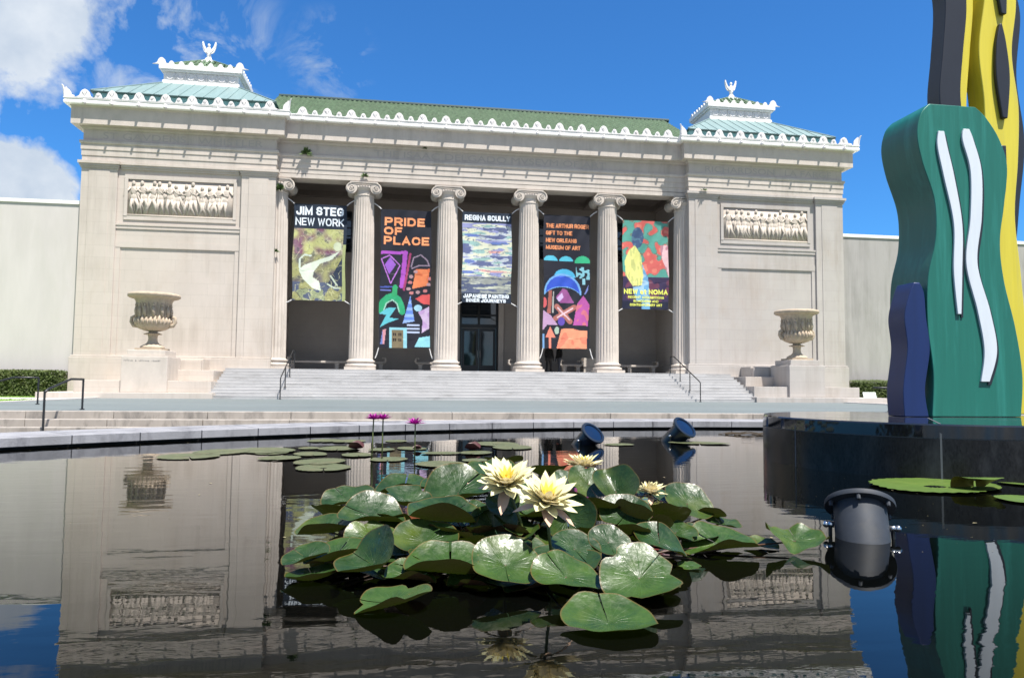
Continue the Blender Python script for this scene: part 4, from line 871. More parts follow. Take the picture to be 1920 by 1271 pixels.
# round black granite plinth in the pool
GC = (6.35, 8.15)
t = thing('sculpture_plinth', (GC[0], GC[1], 0), 'round polished black granite plinth rising from the pool under the sculpture', 'plinth')
q = MB(); n = 96; rr = 1.9; zt = .555
def ringp(r, z): return [(GC[0] + r * math.cos(2 * math.pi * k / n), GC[1] + r * math.sin(2 * math.pi * k / n), z) for k in range(n)]
q.grid([ringp(rr, -.4), ringp(rr, .41)], closev=True); q.build('granite_drum', M['granite'], t, smooth=True)
q = MB(); q.grid([ringp(rr, .418), ringp(rr + .004, .54), ringp(rr - .012, zt)], closev=True); q.v; k0 = len(q.v) - n; q.f.append(tuple(range(k0, k0 + n))); q.build('granite_top', M['granite_top'], t, smooth='auto')
q = MB(); q.grid([ringp(rr - .006, .405), ringp(rr - .004, .42)], closev=True)
for a in (-2.17, -.95, .1, 1.2, 2.3, -3.0):
    c, s = math.cos(a), math.sin(a); p = Vector((GC[0] + (rr + .001) * c, GC[1] + (rr + .001) * s, 0)); d = Vector((-s, c, 0)) * .009; q.add([p - d + Vector((0, 0, -.1)), p + d + Vector((0, 0, -.1)), p + d + Vector((0, 0, .54)), p - d + Vector((0, 0, .54))], [(0, 1, 2, 3)])
    p2 = Vector((GC[0] + .2 * c, GC[1] + .2 * s, zt + .002)); p1 = Vector((GC[0] + (rr - .02) * c, GC[1] + (rr - .02) * s, zt + .002)); q.add([p1 - d, p1 + d, p2 + d, p2 - d], [(0, 1, 2, 3)])
q.build('grout_lines', M['grout'], t, weld=False)

# ---------------- abstract sculpture: plain wavy painted slabs ----------------
def cr(pts, n=10):
    out = []
    for i in range(len(pts) - 1):
        p0, p1, p2, p3 = pts[max(i - 1, 0)], pts[i], pts[i + 1], pts[min(i + 2, len(pts) - 1)]
        for k in range(n):
            t = k / n; out.append(tuple(.5 * ((2 * b) + (-a + c) * t + (2 * a - 5 * b + 4 * c - d) * t * t + (-a + 3 * b - 3 * c + d) * t ** 3) for a, b, c, d in zip(p0, p1, p2, p3)))
    out.append(tuple(pts[-1])); return out
def slab(rows, y0, y1, m, name, parent, bevel=.012):
    R_ = cr(rows, 10); q = MB(); P = []
    for z, a, b in R_: P.append([(a, y0, z), (b, y0, z), (b, y1, z), (a, y1, z)])
    q.grid(P, closev=True, flip=True); q.f.append((0, 1, 2, 3)[::-1]); k0 = len(q.v) - 4; q.f.append((k0, k0 + 1, k0 + 2, k0 + 3))
    return q.build(name, m, parent, bevel=bevel, smooth='auto')
sc = thing('sculpture', (7.2, 8.6, zt), 'tall abstract sculpture of wavy green, blue, yellow and black painted slabs on the black plinth', 'sculpture')
z = zt + .002
slab([(z, 6.55, 7.80), (1.1, 6.58, 7.84), (1.7, 6.52, 7.76), (2.3, 6.54, 7.62), (2.8, 6.66, 7.58), (3.3, 6.66, 7.66), (3.8, 6.50, 7.72), (4.15, 6.44, 7.62), (4.42, 6.50, 7.44), (4.56, 6.62, 7.28)], 8.30, 9.02, M['green_p'], 'green_slab', sc)
slab([(z, 6.17, 6.50), (.9, 6.16, 6.46), (1.4, 6.23, 6.54), (1.8, 6.20, 6.50), (2.1, 6.28, 6.48), (2.24, 6.34, 6.42)], 8.3, 8.62, M['blue_p'], 'blue_slab', sc)
slab([(z, 8.0, 8.90), (1.5, 8.05, 8.80), (2.6, 7.85, 8.72), (3.4, 7.95, 8.66), (4.2, 8.18, 8.74), (5.0, 8.22, 8.78), (5.8, 8.16, 8.70), (6.6, 8.28, 8.80), (7.4, 8.36, 8.72), (7.7, 8.45, 8.6)], 9.20, 9.5, M['yellow_p'], 'yellow_slab', sc)
slab([(4.60, 7.46, 7.80), (5.1, 7.43, 7.76), (5.7, 7.50, 7.82), (6.4, 7.56, 7.90), (7.0, 7.50, 7.84), (7.3, 7.56, 7.7)], 9.1, 9.36, M['black_p'], 'black_slab', sc)
slab([(4.3, 7.82, 8.04), (5.0, 7.80, 8.02), (5.8, 7.88, 8.10), (6.6, 7.94, 8.18), (7.2, 7.98, 8.10)], 9.3, 9.6, M['yellow_p'], 'yellow_slab', sc)
slab([(4.2, 7.98, 8.22), (5.0, 8.0, 8.26), (5.8, 8.06, 8.22), (6.6, 8.14, 8.34), (7.3, 8.12, 8.3)], 9.62, 9.9, M['black_p'], 'black_slab', sc)
slab([(z, 8.6, 9.05), (1.6, 8.5, 9.02), (2.6, 8.42, 8.92), (3.6, 8.50, 9.02), (4.6, 8.72, 9.15), (5.6, 8.6, 9.05), (6.6, 8.75, 9.15), (7.2, 8.8, 8.95)], 9.501, 9.85, M['black_p'], 'black_slab', sc)
slab([(1.7, 8.28, 8.34), (2.2, 8.22, 8.38), (3.0, 8.12, 8.32), (3.8, 8.30, 8.48), (4.4, 8.42, 8.50)], 9.14, 9.199, M['black_p'], 'black_strip', sc)
slab([(6.35, 8.50, 8.58), (6.8, 8.44, 8.60), (7.2, 8.48, 8.58)], 9.14, 9.199, M['black_p'], 'black_strip', sc)
slab([(4.8, 8.46, 8.54), (5.4, 8.38, 8.60), (5.9, 8.40, 8.56), (6.2, 8.46, 8.50)], 9.14, 9.199, M['black_p'], 'black_strip', sc)
for rows in ([(1.85, 6.92, 6.97), (2.4, 6.88, 7.0), (3.0, 6.90, 7.02), (3.6, 6.78, 6.93), (4.0, 6.70, 6.84), (4.2, 6.72, 6.80)], [(1.0, 7.22, 7.34), (1.4, 7.28, 7.46), (1.9, 7.20, 7.38), (2.5, 7.06, 7.22), (3.1, 7.14, 7.30), (3.7, 7.16, 7.32), (4.1, 7.06, 7.22), (4.25, 7.08, 7.16)]):
    slab(rows, 8.27, 8.299, M['white_p'], 'white_strip', sc, .004)
    slab([(a - .04, b + (c - b) * .7 + .02, c + .035) for a, b, c in rows], 8.285, 8.2995, M['black_p'], 'dark_edge', sc, .002)

# ---------------- underwater spot lamps ----------------
def lampfix(base, axis, lab, body, lensm, r=.155, ln=.34, down=.12):
    t = thing('spot_lamp', base, lab, 'spotlight', 'pool spotlights' ); ax = Vector(axis).normalized(); Mx = Matrix.Translation(Vector(base)) @ ax.to_track_quat('Z', 'Y').to_matrix().to_4x4()
    q = MB(); q.T = Mx; q.lathe([(r * .8, -down - .06), (r * .97, -down), (r, -down + .04), (r, ln * .5), (r * 1.0, ln - .03), (r * .98, ln)], (0, 0, 0), 40); q.build('lamp_body', body, t, smooth='auto')
    q = MB(); q.T = Mx; q.lathe([(r * .9, ln - .015), (r * 1.32, ln - .012), (r * 1.34, ln + .002), (r * 1.32, ln + .018), (r * 1.06, ln + .022), (r * 1.04, ln + .008)], (0, 0, 0), 48, cap=False); q.build('rim', body, t, smooth='auto')
    q = MB(); q.T = Mx; q.lathe([(r * 1.05, ln + .006), (r * .6, ln + .014), (.001, ln + .018)], (0, 0, 0), 32, cap=False); q.build('lens', lensm, t, smooth=True)
    for k in range(6): a = k * math.pi / 3 + .4; q = MB(); q.T = Mx; q.lathe([(.011, ln - .045), (.013, ln - .04), (.013, ln - .012)], (r * 1.2 * math.cos(a), r * 1.2 * math.sin(a), 0), 8); q.build('rim_bolt', M['lamp'], t)
    side = ax.cross(Vector((0, 0, 1))).normalized()
    for s in (-1, 1):
        p = Vector(base) + ax * .10 + side * s * (r + .002); q = MB(); q.tube([p, p + side * s * .035], .018, 8); q.ball(p + side * s * .045, .021, 10, 7); q.build('pivot_knob', M['chrome'], t, smooth=True)
        q = MB(); q.tube([p + side * s * .02, p + side * s * .022 - Vector((0, 0, .10)), p + side * s * .02 - Vector((0, 0, .3))], .012, 6); q.build('bracket', M['black'], t)
lampfix((2.75, 4.10, -.02), (.26, .50, .82), 'nearest grey spotlight standing in the water before the black plinth', M['lamp'], M['lens'], .152, .235, .10)
lampfix((2.76, 11.05, .0), (.42, -.62, .72), 'left of the two blue spotlights near the far pool rim', M['lampblue'], M['lens'], .15, .26)
lampfix((4.42, 11.6, .03), (.42, -.62, .72), 'right of the two blue spotlights, nearer the black plinth', M['lampblue'], M['lens'], .16, .30)

# =====================================================================
#  BANNERS
# =====================================================================
def pin(p, poly):
    x, y = p; c = False; j = len(poly) - 1
    for i in range(len(poly)):
        xi, yi = poly[i]; xj, yj = poly[j]
        if (yi > y) != (yj > y) and x < (xj - xi) * (y - yi) / (yj - yi) + xi: c = not c
        j = i
    return c
def seg(p, a, b):
    ax, ay = a; bx, by = b; t = ((p[0] - ax) * (bx - ax) + (p[1] - ay) * (by - ay)) / max(1e-9, (bx - ax) ** 2 + (by - ay) ** 2); t = min(1, max(0, t)); return math.hypot(p[0] - ax - t * (bx - ax), p[1] - ay - t * (by - ay))
def pl(p, pts, w): return any(seg(p, a, b) < w for a, b in zip(pts, pts[1:]))
def ell(p, c, rx, ry): return ((p[0] - c[0]) / rx) ** 2 + ((p[1] - c[1]) / ry) ** 2 < 1
from mathutils import noise as mn
def ns(x, y, s, o=0): return mn.noise(Vector((x * s + o, y * s, o * 1.7)))
def lin(r, g, b):
    l = [((c / 255) ** 2.2) * .74 for c in (r, g, b)]; m = sum(l) / 3; return tuple(m * .10 + x * .90 for x in l)
NAVY = lin(40, 52, 68); INK = lin(36, 38, 50)
# art functions: u across 0..1, v down in units of the width
def art1(u, v):
    if v < .475: return NAVY
    y = v - .475; c = lin(*(150, 150, 100)); n = ns(u, y, 5, 3); m = ns(u, y, 9, 8)
    f = min(1, max(0, .5 + n * 1.6)); g_ = min(1, max(0, .5 + m * 1.8)); h_ = .12 * ns(u, y, 26, 4)
    mixl = lambda A, B, k: tuple(a + (b - a) * min(1, max(0, k + h_)) for a, b in zip(A, B))
    if y < .5: c = mixl(mixl(lin(130, 80, 105), lin(160, 140, 155), g_ if u > .3 else g_ * .4), lin(195, 198, 125), f)
    else: c = mixl(lin(110, 102, 105), lin(165, 165, 105), f)
    if m > .30 and n < .2: c = mixl(c, lin(70, 80, 80), .6)
    if y > 1.05 and n < .1: c = lin(85, 95, 120) if m < .1 else lin(150, 160, 120)
    if u > .66 and .45 < y < 1.12 and u > 1.25 - y * .55: c = lin(52, 62, 82)
    if abs(ns(u, y, 7, 44)) < .03: c = mixl(c, lin(215, 215, 165), .6)
    if abs(ns(u, y, 11, 51)) < .035: c = mixl(c, lin(70, 75, 80), .55)
    if pl((u, y), [(.14, .78), (.14, .60), (.22, .52), (.34, .53)], .016): c = lin(205, 220, 205)
    if pin((u, y), [(.90, .42), (.74, .60), (.52, .68), (.40, .84), (.38, .95), (.50, 1.03), (.54, 1.22), (.36, 1.16), (.20, 1.0), (.12, .82), (.22, .72), (.5, .60), (.72, .52)]): c = lin(214, 226, 205)
    if ell((u, y), (.84, .34), .08, .09): c = lin(205, 215, 180)
    if pl((u, y), [(.72, .92), (.84, 1.10)], .014) or pl((u, y), [(.66, 1.08), (.80, 1.16), (.90, 1.16)], .014): c = lin(200, 215, 190)
    if u > .94: c = NAVY if y < .3 else lin(170, 180, 120)
    return c
def art2(u, v):
    c = INK; p = (u, v)
    def P(x, y): return (x / 430, y / 430)       # sketch units
    X, Y = u * 430, v * 430
    if pl(p, [P(5, 375), P(220, 368)], .03) or pl(p, [P(208, 370), P(185, 660)], .045): c = lin(170, 70, 190)
    if pl(p, [P(10, 430), P(75, 395), P(165, 480), P(90, 640), P(5, 430)], .010) : c = lin(190, 110, 215)
    if pin(p, [P(80, 410), P(130, 475), P(75, 560), P(35, 480)]): c = lin(150, 85, 200)
    if pl(p, [P(250, 380), P(205, 690)], .022): c = lin(165, 55, 105)
    if pl(p, [P(260, 490), P(280, 410), P(340, 385), P(395, 430), P(415, 480), P(320, 480), P(265, 505)], .012): c = lin(150, 130, 150)
    if pin(p, [P(300, 510), P(420, 505), P(405, 650), P(275, 680)]): c = lin(238, 130, 75) if ns(u, v, 9) > -.25 else lin(225, 110, 60)
    for k, (a, b) in enumerate(((262, 575), (255, 625), (245, 680), (270, 715), (325, 708), (385, 695), (415, 640), (424, 590), (300, 530))):
        if ell((X, Y), (a, b), 19, 14): c = lin(200, 120, 120) if k % 2 else lin(185, 145, 150)
    if pl(p, [P(8, 672), P(100, 668)], .014): c = lin(70, 90, 180)
    if pl(p, [P(8, 700), P(90, 700)], .012): c = lin(110, 120, 200)
    if pl(p, [P(15, 870), P(30, 800), P(70, 760), P(115, 745), P(160, 775), P(185, 830), P(195, 880)], .062) : c = lin(30, 165, 110)
    if pl(p, [P(125, 735), P(130, 670)], .05): c = lin(35, 160, 100)
    if pl(p, [P(40, 870), P(60, 810), P(110, 780), P(150, 810), P(170, 880)], .012): c = lin(150, 205, 185)
    if pin(p, [P(0, 900), P(70, 850), P(145, 845), P(85, 935), P(170, 940), P(60, 985), P(5, 1020), P(60, 910)]): c = lin(85, 190, 205)
    if pin(p, [P(262, 735), P(300, 960), P(200, 980), P(240, 830)]): c = lin(90, 130, 215) if int(Y / 28) % 2 else lin(140, 175, 235)
    if pin(p, [P(305, 765), P(360, 730), P(430, 725), P(430, 815), P(370, 808)]): c = lin(220, 80, 80)
    if ell((X, Y), (330, 845), 36, 28): c = lin(150, 200, 220)
    if pin(p, [P(330, 880), P(425, 830), P(425, 1020), P(360, 1060), P(370, 950)]): c = lin(185, 150, 200) if ns(u, v, 6, 2) > 0 else lin(200, 175, 210)
    if X > 235 and X < 345 and 985 < Y < 1080 and int((Y - 985) / 16) % 2 == 0: c = lin(175, 190, 220)
    if pin(p, [P(30, 1040), P(60, 1030), P(45, 1160), P(10, 1160)]): c = lin(205, 140, 150) if X > 32 else lin(100, 120, 185)
    if 85 < X < 235 and Y > 1015: c = lin(140, 205, 220)
    if 105 < X < 205 and Y > 1035: c = lin(125, 112, 85)
    for a in (130, 178):
        for b in (1075, 1120):
            if abs(X - a) < 13 and abs(Y - b) < 13 and abs(X - a) > 2: c = lin(45, 35, 35)
    if pin(p, [P(340, 1100), P(430, 1085), P(430, 1180), P(300, 1180)]): c = lin(135, 210, 225)
    return c
def art3(u, v):
    if v < .22 or v > 1.64: return NAVY
    y = v - .22; n = ns(u * .45, y * 2.2, 4, 5) + .5 * ns(u * .8, y * 3, 7, 9); m = ns(u * .5, y * 2.6, 6, 12)
    c = lin(222, 224, 196) if n > -.1 else lin(195, 205, 215)
    if m > .28: c = lin(150, 155, 205)
    elif m < -.3: c = lin(150, 190, 185)
    if n < -.38: c = lin(95, 105, 150)
    if .55 < y < 1.0 and m > .12 and n > .2: c = lin(225, 165, 160)
    if y > 1.08: c = lin(150, 155, 150) if n > 0 else (lin(85, 95, 125) if m > -.1 else lin(190, 195, 175))
    for (a, b, w_, h_) in ((.2, .25, .16, .03), (.75, .4, .2, .03), (.15, .78, .12, .045), (.12, 1.0, .14, .035)):
        if ell((u, y), (a, b), w_, h_) and n > -.2: c = lin(100, 125, 195)
    if abs(y - 1.12 - .01 * math.sin(9 * u)) < .008: c = lin(70, 80, 105)
    if abs(ns(u * .5, y * 2.5, 8, 21)) < .035: c = lin(110, 120, 140)
    return c
def art4(u, v):
    c = INK; p = (u, v); S = 415.0
    def P(x, y): return (x / S, y / S)
    X, Y = u * S, v * S
    for (a, b, w_, h_, cc) in ((65, 400, 62, 45, (70, 185, 215)), (205, 400, 62, 42, (70, 190, 215)), (350, 415, 70, 62, (40, 185, 130))):
        if ell((X, Y), (a, b), w_, h_) and Y < b: c = lin(*cc)
    if ell((X, Y), (190, 545), 95, 75) and Y < 545: c = lin(60, 175, 220)
    if ell((X, Y), (170, 680), 165, 168) and not ell((X, Y), (170, 740), 170, 110) and Y < 700: c = lin(110, 170, 230)
    if ell((X, Y), (170, 682), 150, 152) and not ell((X, Y), (170, 745), 175, 122) and Y < 690: c = lin(35, 80, 200)
    if 290 < X < 410 and 450 < Y < 560 and ns(u, v, 14, 3) > -.02: c = lin(130, 200, 215)
    if 345 < X < 372 and 550 < Y < 605: c = lin(140, 205, 220)
    if pin(p, [P(45, 665), P(75, 660), P(70, 865), P(35, 865)]): c = lin(170, 95, 85)
    if pin(p, [P(82, 670), P(96, 670), P(92, 860), P(80, 860)]): c = lin(170, 170, 165)
    if pin(p, [P(110, 720), P(175, 640), P(210, 655), P(275, 770), P(150, 770)]): c = lin(150, 75, 140)
    if pin(p, [P(118, 730), P(165, 680), P(180, 720), P(140, 760)]): c = lin(200, 170, 220)
    if pl(p, [P(120, 800), P(240, 930)], .055) or pl(p, [P(110, 905), P(275, 805)], .055): c = lin(175, 105, 95)
    if pl(p, [P(130, 812), P(235, 915)], .016) or pl(p, [P(130, 895), P(260, 815)], .016): c = lin(225, 190, 200)
    if ell((X, Y), (163, 930), 32, 36): c = lin(95, 70, 175)
    if pin(p, [P(300, 775), P(355, 700), P(410, 780), P(400, 965), P(268, 962)]): c = lin(190, 80, 165) if ns(u, v, 8, 6) > -.1 else lin(215, 110, 130)
    if pin(p, [P(360, 690), P(400, 605), P(392, 660), P(372, 690)]): c = lin(125, 140, 215)
    if pin(p, [P(0, 835), P(70, 880), P(130, 960), P(40, 960), P(0, 1010)]): c = lin(190, 150, 190)
    if ell((X, Y), (8, 770), 22, 45): c = lin(220, 90, 95)
    if pin(p, [P(65, 975), P(112, 1070), P(25, 1070)]) or (52 < X < 72 and 1060 < Y < 1175): c = lin(240, 130, 105)
    if pin(p, [P(165, 995), P(260, 990), P(320, 1005), P(395, 1005), P(390, 1170), P(120, 1172)]): c = lin(243, 150, 110) if ns(u, v, 6, 4) > -.15 else lin(235, 125, 95)
    if ell((X, Y), (125, 1010), 20, 34): c = lin(165, 190, 170)
    if X < 14 and Y > 1040: c = lin(110, 160, 210)
    return c
def art5(u, v):
    y = v; n = ns(u, y, 6.5, 31)
    c = lin(222, 100, 92) if n > .02 else lin(85, 165, 150)
    if -.1 < n < -.02: c = lin(120, 120, 100)
    if n > .42: c = lin(235, 130, 110)
    if y > 1.18: c = lin(62, 50, 85) if ns(u, y, 7, 2) > -.2 else lin(110, 60, 85)
    if u > .70 and .5 < y < 1.25 + .2 * u and u > .95 - .12 * math.sin(y * 3): c = lin(235, 190, 195) if ns(u * 3, y * .6, 6, 5) > -.1 else lin(190, 130, 145)
    if ell((u, y), (.33, .36), .13, .22): c = lin(66, 92, 130) if ns(u, y, 12, 6) > -.2 else lin(85, 125, 150)
    if pin((u, y), [(.16, .62), (.28, .52), (.42, .72), (.46, 1.15), (.42, 1.36), (.22, 1.38), (.06, 1.15), (.05, .85)]): c = lin(232, 232, 130) if ns(u * 4, y, 6, 8) > -.2 else lin(200, 205, 120)
    if pin((u, y), [(.44, .9), (.56, 1.2), (.60, 1.7), (.60, 2.0), (.40, 2.0), (.22, 1.4), (.42, 1.36), (.46, 1.15)]): c = lin(95, 160, 205) if ns(u, y, 8, 3) > -.1 else lin(150, 190, 220)
    if y > 1.70 and not (.42 < u < .60): c = lin(36, 40, 62)
    return c
def banner(x0, x1, z0, z1, art, lab, lines, seed, y=42.0):
    """x0..x1 wide, z0 bottom, z1 top; gently bellied cloth tied between columns"""
    W_, H_ = x1 - x0, z1 - z0; t = thing('banner', ((x0 + x1) / 2, y, z0), lab, 'banner', 'exhibition banners between the columns')
    def by(u, v): return y + .022 * math.sin((u + v * .6) * 19 + seed * 2) * (1 - abs(2 * u - 1)) ** .5 * math.exp(-((v % 1.3) - .3) ** 2 * 3) + .10 * math.sin(math.pi * u) * math.sin(math.pi * min(1, v * W_ / H_)) + .03 * math.sin(7 * u + seed) * math.sin(3.1 * v + seed)
    nu = 84; nv = int(nu * H_ / W_); P = []; fc = []
    for j in range(nv + 1):
        P.append([(x0 + W_ * i / nu + .03 * math.sin(j / nv * 9 + seed) * (1 if i in (0, nu) else .6), by(i / nu, (nv - j) * H_ / nv / W_), z0 + H_ * j / nv) for i in range(nu + 1)])
    q = MB(); q.grid(P)
    for j in range(nv):
        for i in range(nu): fc.append(art((i + .5) / nu, (nv - j - .5) / nv * H_ / W_))
    q.build('banner_cloth', M['banner'], t, fcol=fc, weld=False)
    for (s, u0, v0, w_, h_, mm, bold) in lines:
        q = MB()
        for quad, li in block_text(s, w_ * W_, h_ * W_, .20 + bold):
            P4 = []
            for k_ in range(3):      # subdivide so that letters follow the cloth
                for (pa, pb) in ((quad[0], quad[3]), (quad[1], quad[2])):
                    p_ = pa.lerp(pb, k_ / 2); P4.append((x0 + u0 * W_ + p_.x, by(u0 + p_.x / W_, v0 + h_ - p_.y / W_) - .012 - .0015 * li, z1 - (v0 + h_) * W_ + p_.y))
            q.add(P4, [(0, 1, 3, 2), (2, 3, 5, 4)])
        q.build('lettering', M[mm], t, weld=False)
    for (cx, cz, s, dz) in ((x0, z1, -1, .32), (x1, z1, 1, .32), (x0, z0, -1, -.2), (x1, z0, 1, -.2)):
        k = .42 if H_ < 6 or dz > 0 else .18; d2 = dz if H_ < 6 or dz > 0 else -.6
        q = MB(); q.tube([(cx, y, cz), (cx + s * k * .5, y, cz + d2 * .6), (cx + s * k, y, cz + d2)], .028, 6); q.build('rope', M['rope'], t)
banner(-6.28, -3.38, 5.54, 11.0, art1, 'banner reading JIM STEG NEW WORK over a yellow and mauve abstract', [('JIM STEG', .04, .045, .90, .175, 'txt_w', .05), ('NEW WORK', .03, .265, .92, .155, 'txt_w', -.02)], 1)
banner(-1.44, 1.43, 2.95, 10.9, art2, 'tall black banner reading PRIDE OF PLACE in orange over coloured shapes', [('PRIDE', .07, .16, .80, .165, 'txt_o', .02), ('OF', .06, .355, .36, .15, 'txt_o', .02), ('PLACE', .06, .54, .90, .165, 'txt_o', .02)], 2)
banner(3.24, 6.13, 5.66, 10.96, art3, 'banner reading REGINA SCULLY above the bronze door, with a pale landscape painting', [('REGINA SCULLY', .04, .055, .92, .115, 'txt_w', .05), ('JAPANESE PAINTING', .03, 1.66, .92, .085, 'txt_w', .05), ('INNER JOURNEYS', .09, 1.755, .80, .075, 'txt_w', .05)], 3)
banner(8.04, 10.86, 3.08, 11.0, art4, 'tall dark banner about a gift to the museum, with coloured shapes under orange text', [('THE ARTHUR ROGER', .05, .18, .92, .095, 'txt_o', .02), ('GIFT TO THE', .05, .335, .56, .09, 'txt_o', .02), ('NEW ORLEANS', .05, .49, .66, .09, 'txt_o', .02), ('MUSEUM OF ART', .05, .64, .74, .09, 'txt_o', .02)], 4)
banner(12.86, 15.74, 5.52, 10.88, art5, 'banner reading NEW at NOMA with a red floral pattern and a figure in yellow', [('NEW at NOMA', .03, 1.44, .95, .11, 'txt_y', .045), ('RECENT ACQUISITIONS', .12, 1.585, .78, .055, 'txt_y', .03), ('IN MODERN AND', .24, 1.665, .54, .055, 'txt_y', .03), ('CONTEMPORARY ART', .16, 1.745, .70, .055, 'txt_y', .03)], 5)

# =====================================================================
#  PEOPLE behind the fourth banner
# =====================================================================
def person(base, rz, lab, top, trousers, stride):
    t = thing('person', base, lab, 'person'); 
    Mx = Matrix.Translation(Vector(base)) @ Matrix.Rotation(rz, 4, 'Z')
    # skeleton: index -> (pos, radius)
    J = {'pel': ((0, 0, .95), (.145, .10)), 'wai': ((0, 0, 1.12), (.13, .095)), 'che': ((0, 0, 1.32), (.155, .11)), 'nk0': ((0, 0, 1.47), (.06, .06)), 'nk1': ((0, -.01, 1.54), (.055, .055)), 'hd0': ((0, -.015, 1.62), (.078, .09)), 'hd1': ((0, -.01, 1.72), (.07, .085)),
         'sh': ((.18, 0, 1.42), (.06, .06)), 'el': ((.24, .02, 1.14), (.042, .042)), 'wr': ((.25, -.07, .90), (.028, .028)), 'pa': ((.25, -.09, .82), (.034, .018)),
         'hi': ((.09, 0, .90), (.10, .10)), 'kn': ((.10, -.5 * 0, .50), (.062, .062)), 'an': ((.10, .03, .09), (.04, .04)), 'to': ((.11, -.14, .035), (.035, .025))}
    V = []; E = []; Rr = []; ix = {}
    def av(k, p, r): ix[k] = len(V); V.append(Mx @ Vector(p) - Vector(base)); Rr.append(r)
    for k in ('pel', 'wai', 'che', 'nk0', 'nk1', 'hd0', 'hd1'): av(k, *J[k])
    E += [(0, 1), (1, 2), (2, 3), (3, 4), (4, 5), (5, 6)]
    for s in (-1, 1):
        for k in ('sh', 'el', 'wr', 'pa'):
            (x, y, z), r = J[k]; av(k + str(s), (x * s, y, z), r)
        E += [(ix['che'], ix['sh%d' % s]), (ix['sh%d' % s], ix['el%d' % s]), (ix['el%d' % s], ix['wr%d' % s]), (ix['wr%d' % s], ix['pa%d' % s])]
        for n_, fx in enumerate((-.018, -.006, .006, .018)):
            (x, y, z), r = J['pa']; a, b_ = 'f%d%da' % (s, n_), 'f%d%db' % (s, n_); l = (.065, .08, .075, .06)[n_]
            av(a, (x * s, y + fx, z - .05), (.009, .009)); av(b_, (x * s - s * .015, y + fx - .01, z - .05 - l * .6), (.007, .007)); E += [(ix['pa%d' % s], ix[a]), (ix[a], ix[b_])]
        a, b_ = 't%da' % s, 't%db' % s; av(a, (x * s - s * .005, y - .035, z + .01), (.010, .010)); av(b_, (x * s - s * .01, y - .05, z - .03), (.008, .008)); E += [(ix['wr%d' % s], ix[a]), (ix[a], ix[b_])]
        for k in ('hi', 'kn', 'an', 'to'):
            (x, y, z), r = J[k]; f = {'hi': 0, 'kn': .5, 'an': 1, 'to': 1}[k] * stride * s; av(k + str(s), (x * s, y - f, z), r)
        E += [(0, ix['hi%d' % s]), (ix['hi%d' % s], ix['kn%d' % s]), (ix['kn%d' % s], ix['an%d' % s]), (ix['an%d' % s], ix['to%d' % s])]
    me = bpy.data.meshes.new('body'); me.from_pydata([tuple(v) for v in V], E, []); o = bpy.data.objects.new('body', me); col.objects.link(o)
    md = o.modifiers.new('s', 'SKIN'); md.use_smooth_shade = True; sv = me.skin_vertices[0].data
    for i, r in enumerate(Rr): sv[i].radius = r
    sv[0].use_root = True; o.modifiers.new('ss', 'SUBSURF').render_levels = 1
    o.modifiers['ss'].levels = 1; dg = bpy.context.evaluated_depsgraph_get(); m2 = bpy.data.meshes.new_from_object(o.evaluated_get(dg)); bpy.data.objects.remove(o)
    o = bpy.data.objects.new('body', m2); col.objects.link(o); o.parent = t; ORI[o] = Vector(base); m2.materials.clear(); m2.materials.append(M['skin'])
    for p in m2.polygons: p.use_smooth = True
    # clothes: offset copies of the body surface
    def cloth(name, zlo, zhi, m, grow):
        bm = bmesh.new(); bm.from_mesh(m2); bmesh.ops.delete(bm, geom=[f for f in bm.faces if not (zlo < f.calc_center_median().z < zhi) ], context='FACES')
        for v in bm.verts: v.co += v.normal * grow
        mm = bpy.data.meshes.new(name); bm.to_mesh(mm); bm.free(); mm.materials.clear(); mm.materials.append(m)
        c = bpy.data.objects.new(name, mm); col.objects.link(c); c.parent = t; ORI[c] = Vector(base); return c
    cloth('trousers', .06, 1.0, trousers, .016); cloth('shirt', .92, 1.50, top, .026)
    q = MB(); q.T = Mx
    for s in (-1, 1): f = stride * s; q.ball((s * .11, -.05 - f, .045), (.052, .14, .05), 10, 7)
    q.build('shoes', M['black'], t, smooth=True)
    q = MB(); q.T = Mx; q.ball((0, .015, 1.725), (.092, .105, .10), 14, 9); q.ball((0, .07, 1.66), (.078, .05, .09), 12, 8); q.build('hair', M['hair'], t, smooth=True)
    q = MB(); q.T = Mx; q.ball((0, -.105, 1.655), (.014, .022, .026), 8, 6)
    for s in (-1, 1): q.ball((s * .085, 0, 1.655), (.012, .022, .034), 8, 6)
    q.build('nose_and_ears', M['skin'], t, smooth=True)
    q = MB(); q.T = Mx
    for s in (-1, 1): q.ball((s * .032, -.094, 1.685), (.012, .008, .008), 8, 6)
    q.ball((0, -.098, 1.612), (.026, .008, .007), 8, 6); q.build('eyes_and_mouth', M['hair'], t, smooth=True)
person((8.72, 43.6, FLOOR), .2, 'person in dark clothes standing behind the fourth banner, only the legs showing', M['cl_black'], M['cl_dark'], .10)
person((9.42, 43.9, FLOOR), -1.2, 'person with grey trousers and black top behind the fourth banner', M['cl_black'], M['cl_grey'], .12)
